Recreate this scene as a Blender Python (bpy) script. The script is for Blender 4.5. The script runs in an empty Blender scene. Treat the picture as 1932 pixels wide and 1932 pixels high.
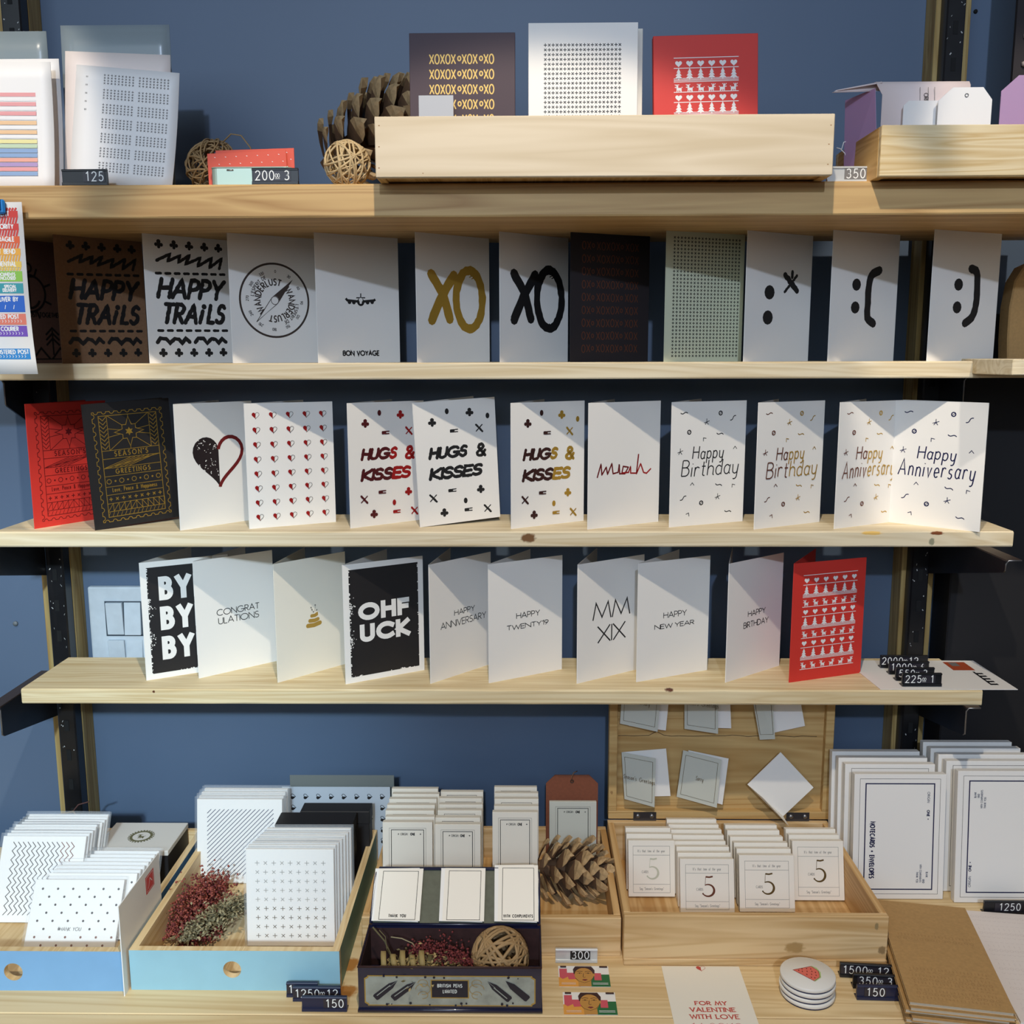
import bpy, math, random
from mathutils import Vector, Matrix
R = math.radians
sc = bpy.context.scene
COL = sc.collection
random.seed(7)
ZC = 1.55; F = 1850.0
PITCH, YAW, ROLL = R(9.14), R(0.8), 0.003
# ---------------- camera ----------------
fwd = Vector((-math.sin(YAW)*math.cos(PITCH), math.cos(YAW)*math.cos(PITCH), -math.sin(PITCH)))
rt0 = Vector((math.cos(YAW), math.sin(YAW), 0)); up0 = rt0.cross(fwd)
rt = rt0*math.cos(ROLL) - up0*math.sin(ROLL); up = up0*math.cos(ROLL) + rt0*math.sin(ROLL)
CAM = Vector((0, 0, ZC))
cd = bpy.data.cameras.new('camera'); cam = bpy.data.objects.new('camera', cd); COL.objects.link(cam)
cd.lens = 36*F/1932; cd.sensor_width = 36; cd.clip_start = .02
m = Matrix((rt, up, -fwd)).transposed().to_4x4(); m.translation = CAM; cam.matrix_world = m
sc.camera = cam
# ---------------- world, lights, exposure ----------------
sc.view_settings.view_transform = 'Standard'; sc.view_settings.look = 'None'
sc.view_settings.exposure = 0.22; sc.view_settings.gamma = 1; sc.view_settings.use_curve_mapping = False
w = bpy.data.worlds.new('world'); sc.world = w; w.use_nodes = True
w.node_tree.nodes['Background'].inputs[0].default_value = (.72, .72, .78, 1)
w.node_tree.nodes['Background'].inputs[1].default_value = .10
def light(name, kind, loc, target, color, energy, size=.1, sy=None, spot=None, blend=.5):
    l = bpy.data.lights.new(name, kind); l.color = color; l.energy = energy
    if kind == 'AREA':
        l.size = size
        if sy: l.shape = 'RECTANGLE'; l.size_y = sy
    else: l.shadow_soft_size = size
    if kind == 'SPOT': l.spot_size = R(spot); l.spot_blend = blend
    o = bpy.data.objects.new(name, l); COL.objects.link(o); o.location = loc
    o.rotation_euler = (Vector(target)-Vector(loc)).to_track_quat('-Z', 'Y').to_euler()
    return o
light('warm_ceiling_spot', 'SPOT', (.02, .30, ZC+1.2), (0, 1.1, .95), (1, .88, .70), 60, .02, spot=54, blend=.12)
light('added_warm_spot_left', 'SPOT', (-.80, .30, ZC+1.2), (-.78, 1.3, ZC+.25), (1, .90, .76), 46, .02, spot=23, blend=.25)  # added to brighten the left end of the top shelf, no known fitting
light('added_warm_spot_right', 'SPOT', (.74, .30, ZC+1.2), (.72, 1.3, ZC+.22), (1, .90, .76), 46, .02, spot=22, blend=.25)  # likewise added, for the right end of the top shelf
light('cool_far_lamp', 'SPOT', (.0, -3.1, ZC+1.6), (0, 1.4, 1.3), (.62, .76, 1), 225, .05, spot=50, blend=.5)
light('added_cool_spot_left', 'SPOT', (-.15, -3.1, ZC+1.5), (-.80, 1.56, .80), (.66, .88, 1), 480, .06, spot=16, blend=.8)  # narrow cool beam added to brighten the lower left wall
light('added_cool_front_fill', 'AREA', (-1.0, -2.2, ZC+1.1), (0, 1.4, 1.4), (.70, .86, 1), 30, 2.4, sy=1.6)  # unseen area light added as soft ambient from the front
# ---------------- projection helpers: a pixel of the frame to a point on a real plane ----------------
def ray(px, py): return fwd + rt*((px-966)/F) - up*((py-966)/F)
def atY(px, py, d): r = ray(px, py); return CAM + r*(d/r.y)
def atZ(px, py, z): r = ray(px, py); return CAM + r*((z-ZC)/r.z)
def proj(P):
    v = P-CAM; z = v.dot(fwd); return (966+F*v.dot(rt)/z, 966-F*v.dot(up)/z)
# ---------------- materials ----------------
def lin(c): return tuple(((x/255)/12.92 if x/255 <= .04045 else ((x/255+.055)/1.055)**2.4) for x in c)+(1,)
MATS = {}
def M(name, rgb=None, rough=.6, metal=0, noise=0, nscale=60, bump=0, coat=0, alpha=None, spec=.5, sheen=0):
    if name in MATS: return MATS[name]
    mt = bpy.data.materials.new(name); mt.use_nodes = True; nt = mt.node_tree; b = nt.nodes['Principled BSDF']
    b.inputs['Base Color'].default_value = lin(rgb); b.inputs['Roughness'].default_value = rough
    b.inputs['Metallic'].default_value = metal; b.inputs['Coat Weight'].default_value = coat
    b.inputs['Specular IOR Level'].default_value = spec
    if alpha is not None: b.inputs['Alpha'].default_value = alpha
    if noise or bump:
        tc = nt.nodes.new('ShaderNodeTexCoord'); n = nt.nodes.new('ShaderNodeTexNoise')
        n.inputs['Scale'].default_value = nscale; n.inputs['Detail'].default_value = 5
        nt.links.new(tc.outputs['Object'], n.inputs['Vector'])
        if noise:
            hs = nt.nodes.new('ShaderNodeMapRange'); hs.inputs[1].default_value = .3; hs.inputs[2].default_value = .7
            hs.inputs[3].default_value = 1-noise; hs.inputs[4].default_value = 1+noise*.5
            mx = nt.nodes.new('ShaderNodeVectorMath'); mx.operation = 'SCALE'
            mx.inputs[0].default_value = lin(rgb)[:3]; nt.links.new(n.outputs['Fac'], hs.inputs[0])
            nt.links.new(hs.outputs[0], mx.inputs['Scale']); nt.links.new(mx.outputs[0], b.inputs['Base Color'])
        if bump:
            bp = nt.nodes.new('ShaderNodeBump'); bp.inputs['Strength'].default_value = bump; bp.inputs['Distance'].default_value = .001
            nt.links.new(n.outputs['Fac'], bp.inputs['Height']); nt.links.new(bp.outputs[0], b.inputs['Normal'])
    MATS[name] = mt; return mt
def wood(name, c1, c2, c3=None, axis=0, fine=1.0, knots=(), rough=.55, seed=0):
    """pine boards: long grain streaks, ring bands, optional knots at world points"""
    if name in MATS: return MATS[name]
    mt = bpy.data.materials.new(name); mt.use_nodes = True; nt = mt.node_tree; L = nt.links.new; b = nt.nodes['Principled BSDF']
    b.inputs['Roughness'].default_value = rough; b.inputs['Specular IOR Level'].default_value = .3
    g = nt.nodes.new('ShaderNodeNewGeometry'); mp = nt.nodes.new('ShaderNodeMapping'); L(g.outputs['Position'], mp.inputs[0])
    s = [60*fine]*3; s[axis] = 2.2*fine; mp.inputs['Scale'].default_value = s; mp.inputs['Location'].default_value = (seed*3.1, seed*1.7, seed*.9)
    n = nt.nodes.new('ShaderNodeTexNoise'); n.inputs['Scale'].default_value = 1; n.inputs['Detail'].default_value = 6; n.inputs['Distortion'].default_value = .6
    L(mp.outputs[0], n.inputs['Vector'])
    mp2 = nt.nodes.new('ShaderNodeMapping'); L(g.outputs['Position'], mp2.inputs[0])
    s2 = [26*fine]*3; s2[axis] = 1.3*fine; mp2.inputs['Scale'].default_value = s2; mp2.inputs['Location'].default_value = (seed, seed*2.3, seed*5)
    n2 = nt.nodes.new('ShaderNodeTexNoise'); n2.inputs['Scale'].default_value = 1; n2.inputs['Detail'].default_value = 2; n2.inputs['Distortion'].default_value = 1.2
    L(mp2.outputs[0], n2.inputs['Vector'])
    m1 = nt.nodes.new('ShaderNodeMath'); m1.operation = 'MULTIPLY_ADD'; m1.inputs[1].default_value = 7; m1.inputs[2].default_value = 0
    L(n2.outputs['Fac'], m1.inputs[0])
    m2 = nt.nodes.new('ShaderNodeMath'); m2.operation = 'PINGPONG'; m2.inputs[1].default_value = .5; L(m1.outputs[0], m2.inputs[0])
    ad = nt.nodes.new('ShaderNodeMath'); ad.operation = 'MULTIPLY_ADD'; ad.inputs[1].default_value = .9
    L(m2.outputs[0], ad.inputs[0]); L(n.outputs['Fac'], ad.inputs[2])
    cr = nt.nodes.new('ShaderNodeValToRGB'); cr.color_ramp.elements[0].position = .4; cr.color_ramp.elements[1].position = .95
    cr.color_ramp.elements[0].color = lin(c1); cr.color_ramp.elements[1].color = lin(c2); L(ad.outputs[0], cr.inputs[0])
    out = cr.outputs[0]
    for (P, rx, rz, kc) in knots:
        vs = nt.nodes.new('ShaderNodeVectorMath'); vs.operation = 'SUBTRACT'; L(g.outputs['Position'], vs.inputs[0]); vs.inputs[1].default_value = P
        vm = nt.nodes.new('ShaderNodeVectorMath'); vm.operation = 'MULTIPLY'; L(vs.outputs[0], vm.inputs[0]); vm.inputs[1].default_value = (1/rx, 1/(rz*2.2), 1/rz)
        nn = nt.nodes.new('ShaderNodeTexNoise'); nn.inputs['Scale'].default_value = 3; L(vm.outputs[0], nn.inputs['Vector'])
        ln = nt.nodes.new('ShaderNodeVectorMath'); ln.operation = 'LENGTH'; L(vm.outputs[0], ln.inputs[0])
        pp = nt.nodes.new('ShaderNodeMath'); pp.operation = 'MULTIPLY_ADD'; pp.inputs[1].default_value = .5; L(nn.outputs['Fac'], pp.inputs[0]); L(ln.outputs['Value'], pp.inputs[2])
        rp = nt.nodes.new('ShaderNodeValToRGB'); e = rp.color_ramp.elements
        e[0].position = .75; e[0].color = (1, 1, 1, 1); e[1].position = 1.25; e[1].color = (0, 0, 0, 1)
        L(pp.outputs[0], rp.inputs[0])
        mx = nt.nodes.new('ShaderNodeMix'); mx.data_type = 'RGBA'; L(rp.outputs[0], mx.inputs[0]); L(out, mx.inputs[6]); mx.inputs[7].default_value = lin(kc)
        out = mx.outputs[2]
    L(out, b.inputs['Base Color'])
    bp = nt.nodes.new('ShaderNodeBump'); bp.inputs['Strength'].default_value = .25; bp.inputs['Distance'].default_value = .001
    L(n.outputs['Fac'], bp.inputs['Height']); L(bp.outputs[0], b.inputs['Normal'])
    MATS[name] = mt; return mt
WHITE = M('white_card', (236, 232, 226), .55); CREAM = M('cream_card', (232, 226, 212), .55); IVORY = M('pale_green_card', (205, 208, 180), .6)
BLACKP = M('black_card', (26, 24, 26), .55); DARKP = M('dark_brown_card', (34, 27, 30), .6); KRAFT = M('kraft_card', (140, 104, 74), .75, noise=.12, nscale=300)
KRAFT2 = M('dark_kraft_card', (126, 92, 80), .75, noise=.1, nscale=300); RED = M('red_card', (208, 50, 40), .6); INK = M('black_ink', (24, 23, 24), .5)
GOLD = M('gold_foil', (205, 165, 70), .38, .75); REDF = M('red_foil', (178, 34, 34), .35, .45); DRED = M('dark_red_ink', (120, 28, 30), .45, .3)
BLUEINK = M('navy_foil', (38, 40, 84), .35, .4); GREY = M('grey_ink', (120, 116, 112), .5); WINK = M('white_ink', (232, 230, 228), .6)
SILV = M('silver_foil', (190, 186, 178), .35, .6); COPPER = M('copper_foil', (120, 70, 50), .4, .5); DGOLD = M('dull_gold_foil', (110, 88, 46), .4, .55)
PINK = M('pale_pink_print', (226, 200, 196), .6); METB = M('black_powder_coated_metal', (20, 20, 23), .35, noise=.3, nscale=40)
STEEL = M('dull_steel', (150, 150, 152), .4, .9); PLAST = M('black_plastic', (22, 22, 26), .35); PLASTN = M('navy_plastic', (32, 36, 62), .35)
DRIM = M('dark_edge', (60, 48, 42), .6); FILM = None
def film():
    global FILM
    if FILM: return FILM
    mt = bpy.data.materials.new('clear_polybag_film'); mt.use_nodes = True; nt = mt.node_tree; b = nt.nodes['Principled BSDF']
    b.inputs['Base Color'].default_value = (.9, .95, 1, 1); b.inputs['Roughness'].default_value = .12; b.inputs['Alpha'].default_value = .10
    FILM = mt; return mt
# ---------------- mesh building ----------------
class MB:
    def __init__(s): s.v = []; s.f = []; s.m = []; s.sm = []
    def add(s, vs, fs, m=0, smooth=False):
        o = len(s.v); s.v += [tuple(p) for p in vs]
        for f in fs: s.f.append(tuple(i+o for i in f)); s.m.append(m); s.sm.append(smooth)
        return s
    def box(s, x0, x1, y0, y1, z0, z1, m=0):
        return s.add([(x0,y0,z0),(x1,y0,z0),(x1,y1,z0),(x0,y1,z0),(x0,y0,z1),(x1,y0,z1),(x1,y1,z1),(x0,y1,z1)],
            [(0,3,2,1),(4,5,6,7),(0,1,5,4),(1,2,6,5),(2,3,7,6),(3,0,4,7)], m)
    def hexa(s, p, m=0):   # 8 points ordered like box
        return s.add(p, [(0,3,2,1),(4,5,6,7),(0,1,5,4),(1,2,6,5),(2,3,7,6),(3,0,4,7)], m)
    def prism(s, poly, h, m=0, axis='z', a0=0):
        n = len(poly)
        if axis == 'z': lo = [(x,y,a0) for x,y in poly]; hi = [(x,y,a0+h) for x,y in poly]
        elif axis == 'y': lo = [(x,a0,y) for x,y in poly]; hi = [(x,a0+h,y) for x,y in poly]
        else: lo = [(a0,x,y) for x,y in poly]; hi = [(a0+h,x,y) for x,y in poly]
        return s.add(lo+hi, [tuple(range(n-1,-1,-1)), tuple(range(n,2*n))]+[(i,(i+1)%n,n+(i+1)%n,n+i) for i in range(n)], m)
    def tube(s, pts, r, n=6, m=0, closed=False):
        pts = [Vector(p) for p in pts]; k = len(pts); vs = []; fs = []; up_ = Vector((.13,.2,1)).normalized()
        for i, p in enumerate(pts):
            t = (pts[(i+1)%k]-pts[i-1]) if closed else (pts[min(i+1,k-1)]-pts[max(i-1,0)])
            if t.length < 1e-9: t = Vector((0,0,1))
            t.normalize(); a = t.cross(up_)
            if a.length < .1: a = t.cross(Vector((1,0,0)))
            a.normalize(); b = t.cross(a); rr = r[i] if isinstance(r, (list,tuple)) else r
            for j in range(n): th = 2*math.pi*j/n; vs.append(p+a*rr*math.cos(th)+b*rr*math.sin(th))
        for i in range(k if closed else k-1):
            i2 = (i+1)%k
            for j in range(n): fs.append((i*n+j, i2*n+j, i2*n+(j+1)%n, i*n+(j+1)%n))
        if not closed: fs += [tuple(range(n)), tuple(range((k-1)*n+n-1,(k-1)*n-1,-1))]
        return s.add(vs, fs, m, True)
    def lathe(s, prof, n=32, c=(0,0,0), m=0, smooth=True):
        vs = []; fs = []; k = len(prof)
        for r_, z in prof:
            for j in range(n): th = 2*math.pi*j/n; vs.append((c[0]+r_*math.cos(th), c[1]+r_*math.sin(th), c[2]+z))
        for i in range(k-1):
            for j in range(n): fs.append((i*n+j, i*n+(j+1)%n, (i+1)*n+(j+1)%n, (i+1)*n+j))
        fs += [tuple(range(n-1,-1,-1)), tuple(range((k-1)*n,k*n))]
        return s.add(vs, fs, m, smooth)
    def ico(s, c, r, m=0, jit=0):
        t = (1+5**.5)/2; vs = []
        for a,b,d in [(-1,t,0),(1,t,0),(-1,-t,0),(1,-t,0),(0,-1,t),(0,1,t),(0,-1,-t),(0,1,-t),(t,0,-1),(t,0,1),(-t,0,-1),(-t,0,1)]:
            q = Vector((a,b,d)).normalized()*r*(1+random.uniform(-jit,jit)); vs.append(Vector(c)+q)
        return s.add(vs, [(0,11,5),(0,5,1),(0,1,7),(0,7,10),(0,10,11),(1,5,9),(5,11,4),(11,10,2),(10,7,6),(7,1,8),(3,9,4),(3,4,2),(3,2,6),(3,6,8),(3,8,9),(4,9,5),(2,4,11),(6,2,10),(8,6,7),(9,8,1)], m, True)
import bmesh
def obj(name, mb, mats, parent=None, rec=True, bevel=0, tr=None, label=None, cat=None, group=None, kind=None, origin=True, seg=1):
    if not isinstance(mats, (list, tuple)): mats = [mats]
    vs = mb.v
    off = Vector((0,0,0))
    if parent is None and origin and vs:
        xs = [p[0] for p in vs]; ys = [p[1] for p in vs]; zs = [p[2] for p in vs]
        off = Vector(((min(xs)+max(xs))/2, (min(ys)+max(ys))/2, min(zs))); vs = [(p[0]-off.x, p[1]-off.y, p[2]-off.z) for p in vs]
    me = bpy.data.meshes.new(name); me.from_pydata(vs, [], mb.f)
    for mt in mats: me.materials.append(mt)
    if rec:
        bm = bmesh.new(); bm.from_mesh(me); bmesh.ops.recalc_face_normals(bm, faces=bm.faces); bm.to_mesh(me); bm.free()
    me.polygons.foreach_set('material_index', mb.m); me.polygons.foreach_set('use_smooth', mb.sm); me.update()
    o = bpy.data.objects.new(name, me); COL.objects.link(o); o.location = off
    if parent: o.parent = parent
    if tr is not None: o.matrix_local = tr
    if bevel:
        b = o.modifiers.new('bevel', 'BEVEL'); b.width = bevel; b.segments = seg; b.limit_method = 'ANGLE'; b.angle_limit = R(40)
    tag(o, label, cat, group, kind); return o
def tag(o, label=None, cat=None, group=None, kind=None):
    if label: o['label'] = label
    if cat: o['category'] = cat
    if group: o['group'] = group
    if kind: o['kind'] = kind
    return o
def thing(name, label, cat, loc=(0,0,0), rz=0, group=None, rot=None):
    o = bpy.data.objects.new(name, None); COL.objects.link(o); o.empty_display_size = .03
    o.location = loc
    if rot is not None: o.rotation_euler = rot.to_euler()
    else: o.rotation_euler = (0,0,rz)
    return tag(o, label, cat, group)
def copy_tree(o, parent=None):
    c = o.copy(); COL.objects.link(c); c.parent = parent
    for ch in [x for x in KIDS.get(o.name, [])]: copy_tree(ch, c)
    return c
KIDS = {}
# ---------------- stroke lettering ----------------
def arc(cx, cy, rx, ry, a0, a1, n=None):
    n = n or max(4, int(abs(a1-a0)/18)); return [(cx+rx*math.cos(R(a0+(a1-a0)*i/n)), cy+ry*math.sin(R(a0+(a1-a0)*i/n))) for i in range(n+1)]
G = {
'A': (.72, [[(0,0),(.36,1),(.72,0)], [(.13,.34),(.59,.34)]]),
'B': (.52, [[(0,0),(0,1)], [(0,1),(.24,1)]+arc(.24,.77,.23,.23,80,-80)+[(.24,.54),(0,.54)], [(0,.54),(.26,.54)]+arc(.26,.27,.26,.27,80,-80)+[(.26,0),(0,0)]]),
'C': (.8, [arc(.47,.5,.47,.5,48,312)]),
'D': (.68, [[(0,0),(0,1),(.2,1)]+arc(.2,.5,.48,.5,80,-90)+[(0,0)]]),
'E': (.46, [[(.46,1),(0,1),(0,0),(.46,0)], [(0,.52),(.42,.52)]]),
'F': (.44, [[(.44,1),(0,1),(0,0)], [(0,.52),(.4,.52)]]),
'G': (.94, [arc(.48,.5,.48,.5,45,355)+[(.52,.46)]]),
'H': (.62, [[(0,0),(0,1)], [(.62,0),(.62,1)], [(0,.53),(.62,.53)]]),
'I': (.0, [[(0,0),(0,1)]]),
'J': (.3, [[(.3,1),(.3,.2)]+arc(.12,.2,.18,.2,0,-120)]),
'K': (.56, [[(0,0),(0,1)], [(.54,1),(.02,.46),(.58,0)]]),
'L': (.4, [[(0,1),(0,0),(.4,0)]]),
'M': (.9, [[(0,0),(.15,1),(.45,.12),(.75,1),(.9,0)]]),
'N': (.7, [[(0,0),(0,1),(.7,0),(.7,1)]]),
'O': (.96, [arc(.48,.5,.48,.5,90,450)]),
'P': (.48, [[(0,0),(0,1),(.22,1)]+arc(.22,.73,.26,.27,80,-90)+[(0,.46)]]),
'Q': (.96, [arc(.48,.5,.48,.5,90,450), [(.6,.3),(.95,-.05)]]),
'R': (.52, [[(0,0),(0,1),(.22,1)]+arc(.22,.74,.26,.26,80,-90)+[(0,.48)], [(.2,.48),(.52,0)]]),
'S': (.48, [arc(.25,.75,.22,.25,35,230,8)+arc(.22,.26,.25,.27,60,-150,9)]),
'T': (.56, [[(0,1),(.56,1)], [(.28,1),(.28,0)]]),
'U': (.58, [[(0,1),(0,.3)]+arc(.29,.29,.29,.29,190,350)+[(.58,.3),(.58,1)]]),
'V': (.66, [[(0,1),(.33,0),(.66,1)]]),
'W': (1.0, [[(0,1),(.25,0),(.5,.9),(.75,0),(1,1)]]),
'X': (.62, [[(0,1),(.62,0)], [(.6,1),(.02,0)]]),
'Y': (.62, [[(0,1),(.31,.48),(.62,1)], [(.31,.48),(.31,0)]]),
'Z': (.58, [[(.02,1),(.58,1),(0,0),(.58,0)]]),
'0': (.5, [arc(.25,.5,.25,.5,90,450)]), '1': (.22, [[(0,.8),(.2,1),(.2,0)]]),
'2': (.5, [arc(.25,.74,.24,.26,170,-35)+[(0,0),(.5,0)]]),
'3': (.48, [arc(.22,.76,.22,.24,150,-80,7)+arc(.22,.27,.25,.27,80,-150,8)]),
'4': (.52, [[(.38,0),(.38,1),(0,.26),(.52,.26)]]),
'5': (.48, [[(.44,1),(.1,1),(.05,.56)]+arc(.22,.32,.26,.32,110,-150,9)]),
'6': (.48, [[(.36,1),(.05,.45)]+arc(.24,.28,.24,.28,160,-200)]),
'7': (.48, [[(0,1),(.48,1),(.14,0)]]),
'8': (.48, [arc(.24,.76,.2,.24,90,450), arc(.24,.27,.24,.27,90,450)]),
'9': (.48, [[(.12,0),(.43,.55)]+arc(.24,.72,.24,.28,-20,340)]),
'&': (.66, [[(.64,0),(.12,.72)]+arc(.29,.8,.18,.2,200,-20)+[(.42,.66),(.1,.38)]+arc(.26,.22,.24,.22,150,330)+[(.62,.45)]]),
'+': (.5, [[(0,.5),(.5,.5)], [(.25,.25),(.25,.75)]]), "'": (.04, [[(.04,1),(0,.78)]]),
'.': (.04, [[(0,0),(.05,0)]]), ',': (.06, [[(.05,.04),(0,-.16)]]), '-': (.3, [[(0,.45),(.3,.45)]]), ':': (.04, [[(0,.1),(.04,.1)], [(0,.55),(.04,.55)]]),
'/': (.3, [[(0,0),(.3,1)]]), '"': (.16, [[(.04,1),(0,.78)], [(.16,1),(.12,.78)]]), '!': (.03, [[(0,1),(0,.25)], [(0,0),(.03,0)]]),
'a': (.44, [[(.44,.6),(.38,.1),(.46,0)], arc(.21,.3,.21,.3,40,320)]),
'b': (.42, [[(0,1),(0,0)], arc(.21,.3,.21,.3,140,-140)]),
'c': (.38, [arc(.22,.3,.22,.3,50,310)]),
'd': (.44, [[(.44,1),(.42,0)], arc(.21,.3,.21,.3,40,320)]),
'e': (.42, [[(0,.3),(.42,.34)]+arc(.21,.32,.21,.3,10,315)]),
'f': (.3, [arc(.28,.8,.16,.2,80,180)+[(.12,0)], [(0,.6),(.28,.6)]]),
'g': (.44, [arc(.21,.3,.21,.3,40,320), [(.44,.6),(.42,-.1)]+arc(.22,-.1,.2,.2,0,-140)]),
'h': (.42, [[(0,1),(0,0)], [(0,.35)]+arc(.22,.38,.2,.22,160,0)+[(.42,.05),(.5,0)]]),
'i': (.04, [[(0,.6),(0,0)], [(.02,.8),(.04,.84)]]), 'j': (.1, [[(.1,.6),(.1,-.1),(0,-.25)]]),
'k': (.38, [[(0,1),(0,0)], [(.34,.6),(.02,.26),(.38,0)]]), 'l': (.04, [[(0,1),(0,0)]]),
'm': (.64, [[(0,.6),(0,0)], [(0,.4)]+arc(.16,.4,.15,.2,160,0)+[(.31,0)], [(.31,.4)]+arc(.48,.4,.15,.2,160,0)+[(.64,0)]]),
'n': (.4, [[(0,.6),(0,0)], [(0,.36)]+arc(.2,.38,.19,.22,160,0)+[(.4,0)]]),
'o': (.42, [arc(.21,.3,.21,.3,90,450)]), 'p': (.42, [[(0,.62),(0,-.38)], arc(.21,.3,.21,.3,140,-140)]),
'q': (.42, [[(.42,.6),(.42,-.36)], arc(.21,.3,.21,.3,40,320)]),
'r': (.3, [[(0,.6),(0,0)], [(0,.34)]+arc(.18,.38,.17,.22,160,40)]),
's': (.34, [arc(.18,.45,.15,.15,40,230,6)+arc(.16,.16,.17,.16,60,-150,7)]),
't': (.28, [[(.12,.9),(.12,.1)]+arc(.22,.1,.1,.1,180,300), [(0,.6),(.28,.6)]]),
'u': (.42, [[(0,.6),(.02,.18)]+arc(.2,.2,.18,.2,190,340)+[(.4,.6)], [(.4,.6),(.42,0)]]),
'v': (.38, [[(0,.6),(.19,0),(.38,.6)]]), 'w': (.6, [[(0,.6),(.15,0),(.3,.5),(.45,0),(.6,.6)]]), 'x': (.38, [[(0,.6),(.38,0)], [(.38,.6),(0,0)]]),
'y': (.42, [[(0,.6),(.03,.22)]+arc(.21,.2,.18,.2,190,340)+[(.42,.6)], [(.42,.6),(.38,-.1)]+arc(.2,-.15,.18,.22,10,-120)]),
'z': (.36, [[(0,.6),(.36,.6),(0,0),(.36,0)]]),
}
class PR:
    """flat print on a plane: 2-D shapes in metres, each a hair above the last"""
    def __init__(s): s.mb = MB(); s.k = 0; s.lv = 0; s.lm = None; s.freeze = False
    def _h(s, m=0):
        if s.lm is not None and m != s.lm and s.lv < 10 and not s.freeze: s.lv += 1
        s.lm = m; s.k += 1; return .0001+s.lv*.00007+(s.k % 6)*.00001
    def poly(s, pts, m=0):
        h = s._h(m); s.mb.add([(x,y,h) for x,y in pts], [tuple(range(len(pts)))], m)
    def rect(s, x0, y0, x1, y1, m=0): s.poly([(x0,y0),(x1,y0),(x1,y1),(x0,y1)], m)
    def disc(s, x, y, r, m=0, n=14, ry=None): s.poly([(x+r*math.cos(2*math.pi*i/n), y+(ry or r)*math.sin(2*math.pi*i/n)) for i in range(n)], m)
    def ring(s, x, y, r, w, m=0, n=32): s.rib([(x+r*math.cos(2*math.pi*i/n), y+r*math.sin(2*math.pi*i/n)) for i in range(n+1)], w, m)
    def frame(s, x0, y0, x1, y1, w, m=0):
        s.rect(x0,y0,x1,y0+w,m); s.rect(x0,y1-w,x1,y1,m); s.rect(x0,y0+w,x0+w,y1-w,m); s.rect(x1-w,y0+w,x1,y1-w,m)
    def rib(s, pts, w, m=0, rough=0, taper=0, cap=0):
        P = [Vector((p[0],p[1])) for p in pts]; Q = [P[0]]
        for p in P[1:]:
            if (p-Q[-1]).length > 1e-7: Q.append(p)
        P = Q; k = len(P)
        if k < 2: return
        closed = (P[0]-P[-1]).length < 1e-6 and k > 3
        if cap and not closed:
            P[0] = P[0]-(P[1]-P[0]).normalized()*cap*w; P[-1] = P[-1]+(P[-1]-P[-2]).normalized()*cap*w
        vs = []; h = s._h(m)
        for i, p in enumerate(P):
            if closed: a = P[i]-P[i-1] if i else P[0]-P[-2]; b = P[i+1]-P[i] if i < k-1 else P[1]-P[0]
            else: a = P[i]-P[i-1] if i else P[1]-P[0]; b = P[i+1]-P[i] if i < k-1 else a
            a = a.normalized(); b = b.normalized(); na = Vector((-a.y,a.x)); nb = Vector((-b.y,b.x)); n = na+nb
            n = na if n.length < .3 else n.normalized(); c = max(.8 if rough else .38, n.dot(na)); ww = w/2/c
            if taper: ww *= 1-taper*abs(2*i/(k-1)-1)
            r1 = ww*(1+random.uniform(-rough,rough)); r2 = ww*(1+random.uniform(-rough,rough))
            vs += [(p.x+n.x*r1,p.y+n.y*r1,h), (p.x-n.x*r2,p.y-n.y*r2,h)]
        s.mb.add(vs, [(2*i,2*i+1,2*i+3,2*i+2) for i in range(k-1)], m)
    def brush(s, pts, w, m=0, rough=.18):
        # resampled, rough edged, round ended brush stroke
        P = [Vector((p[0],p[1])) for p in pts]; out = []; st = w*.45
        for a, b in zip(P[:-1], P[1:]):
            n = max(1, int((b-a).length/st)); out += [a.lerp(b, i/n) for i in range(n)]
        out.append(P[-1]); s.rib(out, w, m, rough=rough)
        for p in (P[0], P[-1]): s.disc(p.x, p.y, w*.5, m, 8)
    def text(s, t, x, y, size, w, m=0, track=.18, xs=1, slant=0, align='l', tf=None, brush=False, serif=0, mfun=None, jit=0):
        tot = sum((.35 if c == ' ' else G[c][0]*xs)+track for c in t)-track
        cx = x - (tot*size/2 if align == 'c' else tot*size if align == 'r' else 0)
        for c in t:
            if c == ' ': cx += (.35+track)*size; continue
            gw, st = G[c]; jy = random.uniform(-jit,jit)*size
            for q in st:
                pts = [(cx+(px*xs+py*slant)*size, y+py*size+jy) for px,py in q]
                mm = mfun((cx-x)/(tot*size)) if mfun else m
                if tf: pts = [tf(p) for p in pts]
                s.brush(pts, w, mm) if brush else s.rib(pts, w, mm, cap=.5 if w > .0045 else 0)
                if serif:
                    for e, py in ((pts[0],q[0][1]), (pts[-1],q[-1][1])):
                        if (py < .02 or py > .98) and len(q) < 6: s.rib([(e[0]-serif,e[1]),(e[0]+serif,e[1])], w*.6, mm)
            cx += (gw*xs+track)*size
        return tot*size
    def cross(s, x, y, r, w, diag, m=0):
        d = r*.72 if diag else r
        if diag: s.rib([(x-d,y-d),(x+d,y+d)], w, m); s.rib([(x-d,y+d),(x+d,y-d)], w, m)
        else: s.rib([(x-d,y),(x+d,y)], w, m); s.rib([(x,y-d),(x,y+d)], w, m)
    def heart(s, x, y, r, m=0, half=0, rot=0, line=0):
        pts = heart_pts(r, half)
        c, sn = math.cos(rot), math.sin(rot); pts = [(x+a*c-b*sn, y+a*sn+b*c) for a,b in pts]
        if line: s.rib(pts+[pts[0]], line, m)
        else: s.poly(pts, m)
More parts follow.
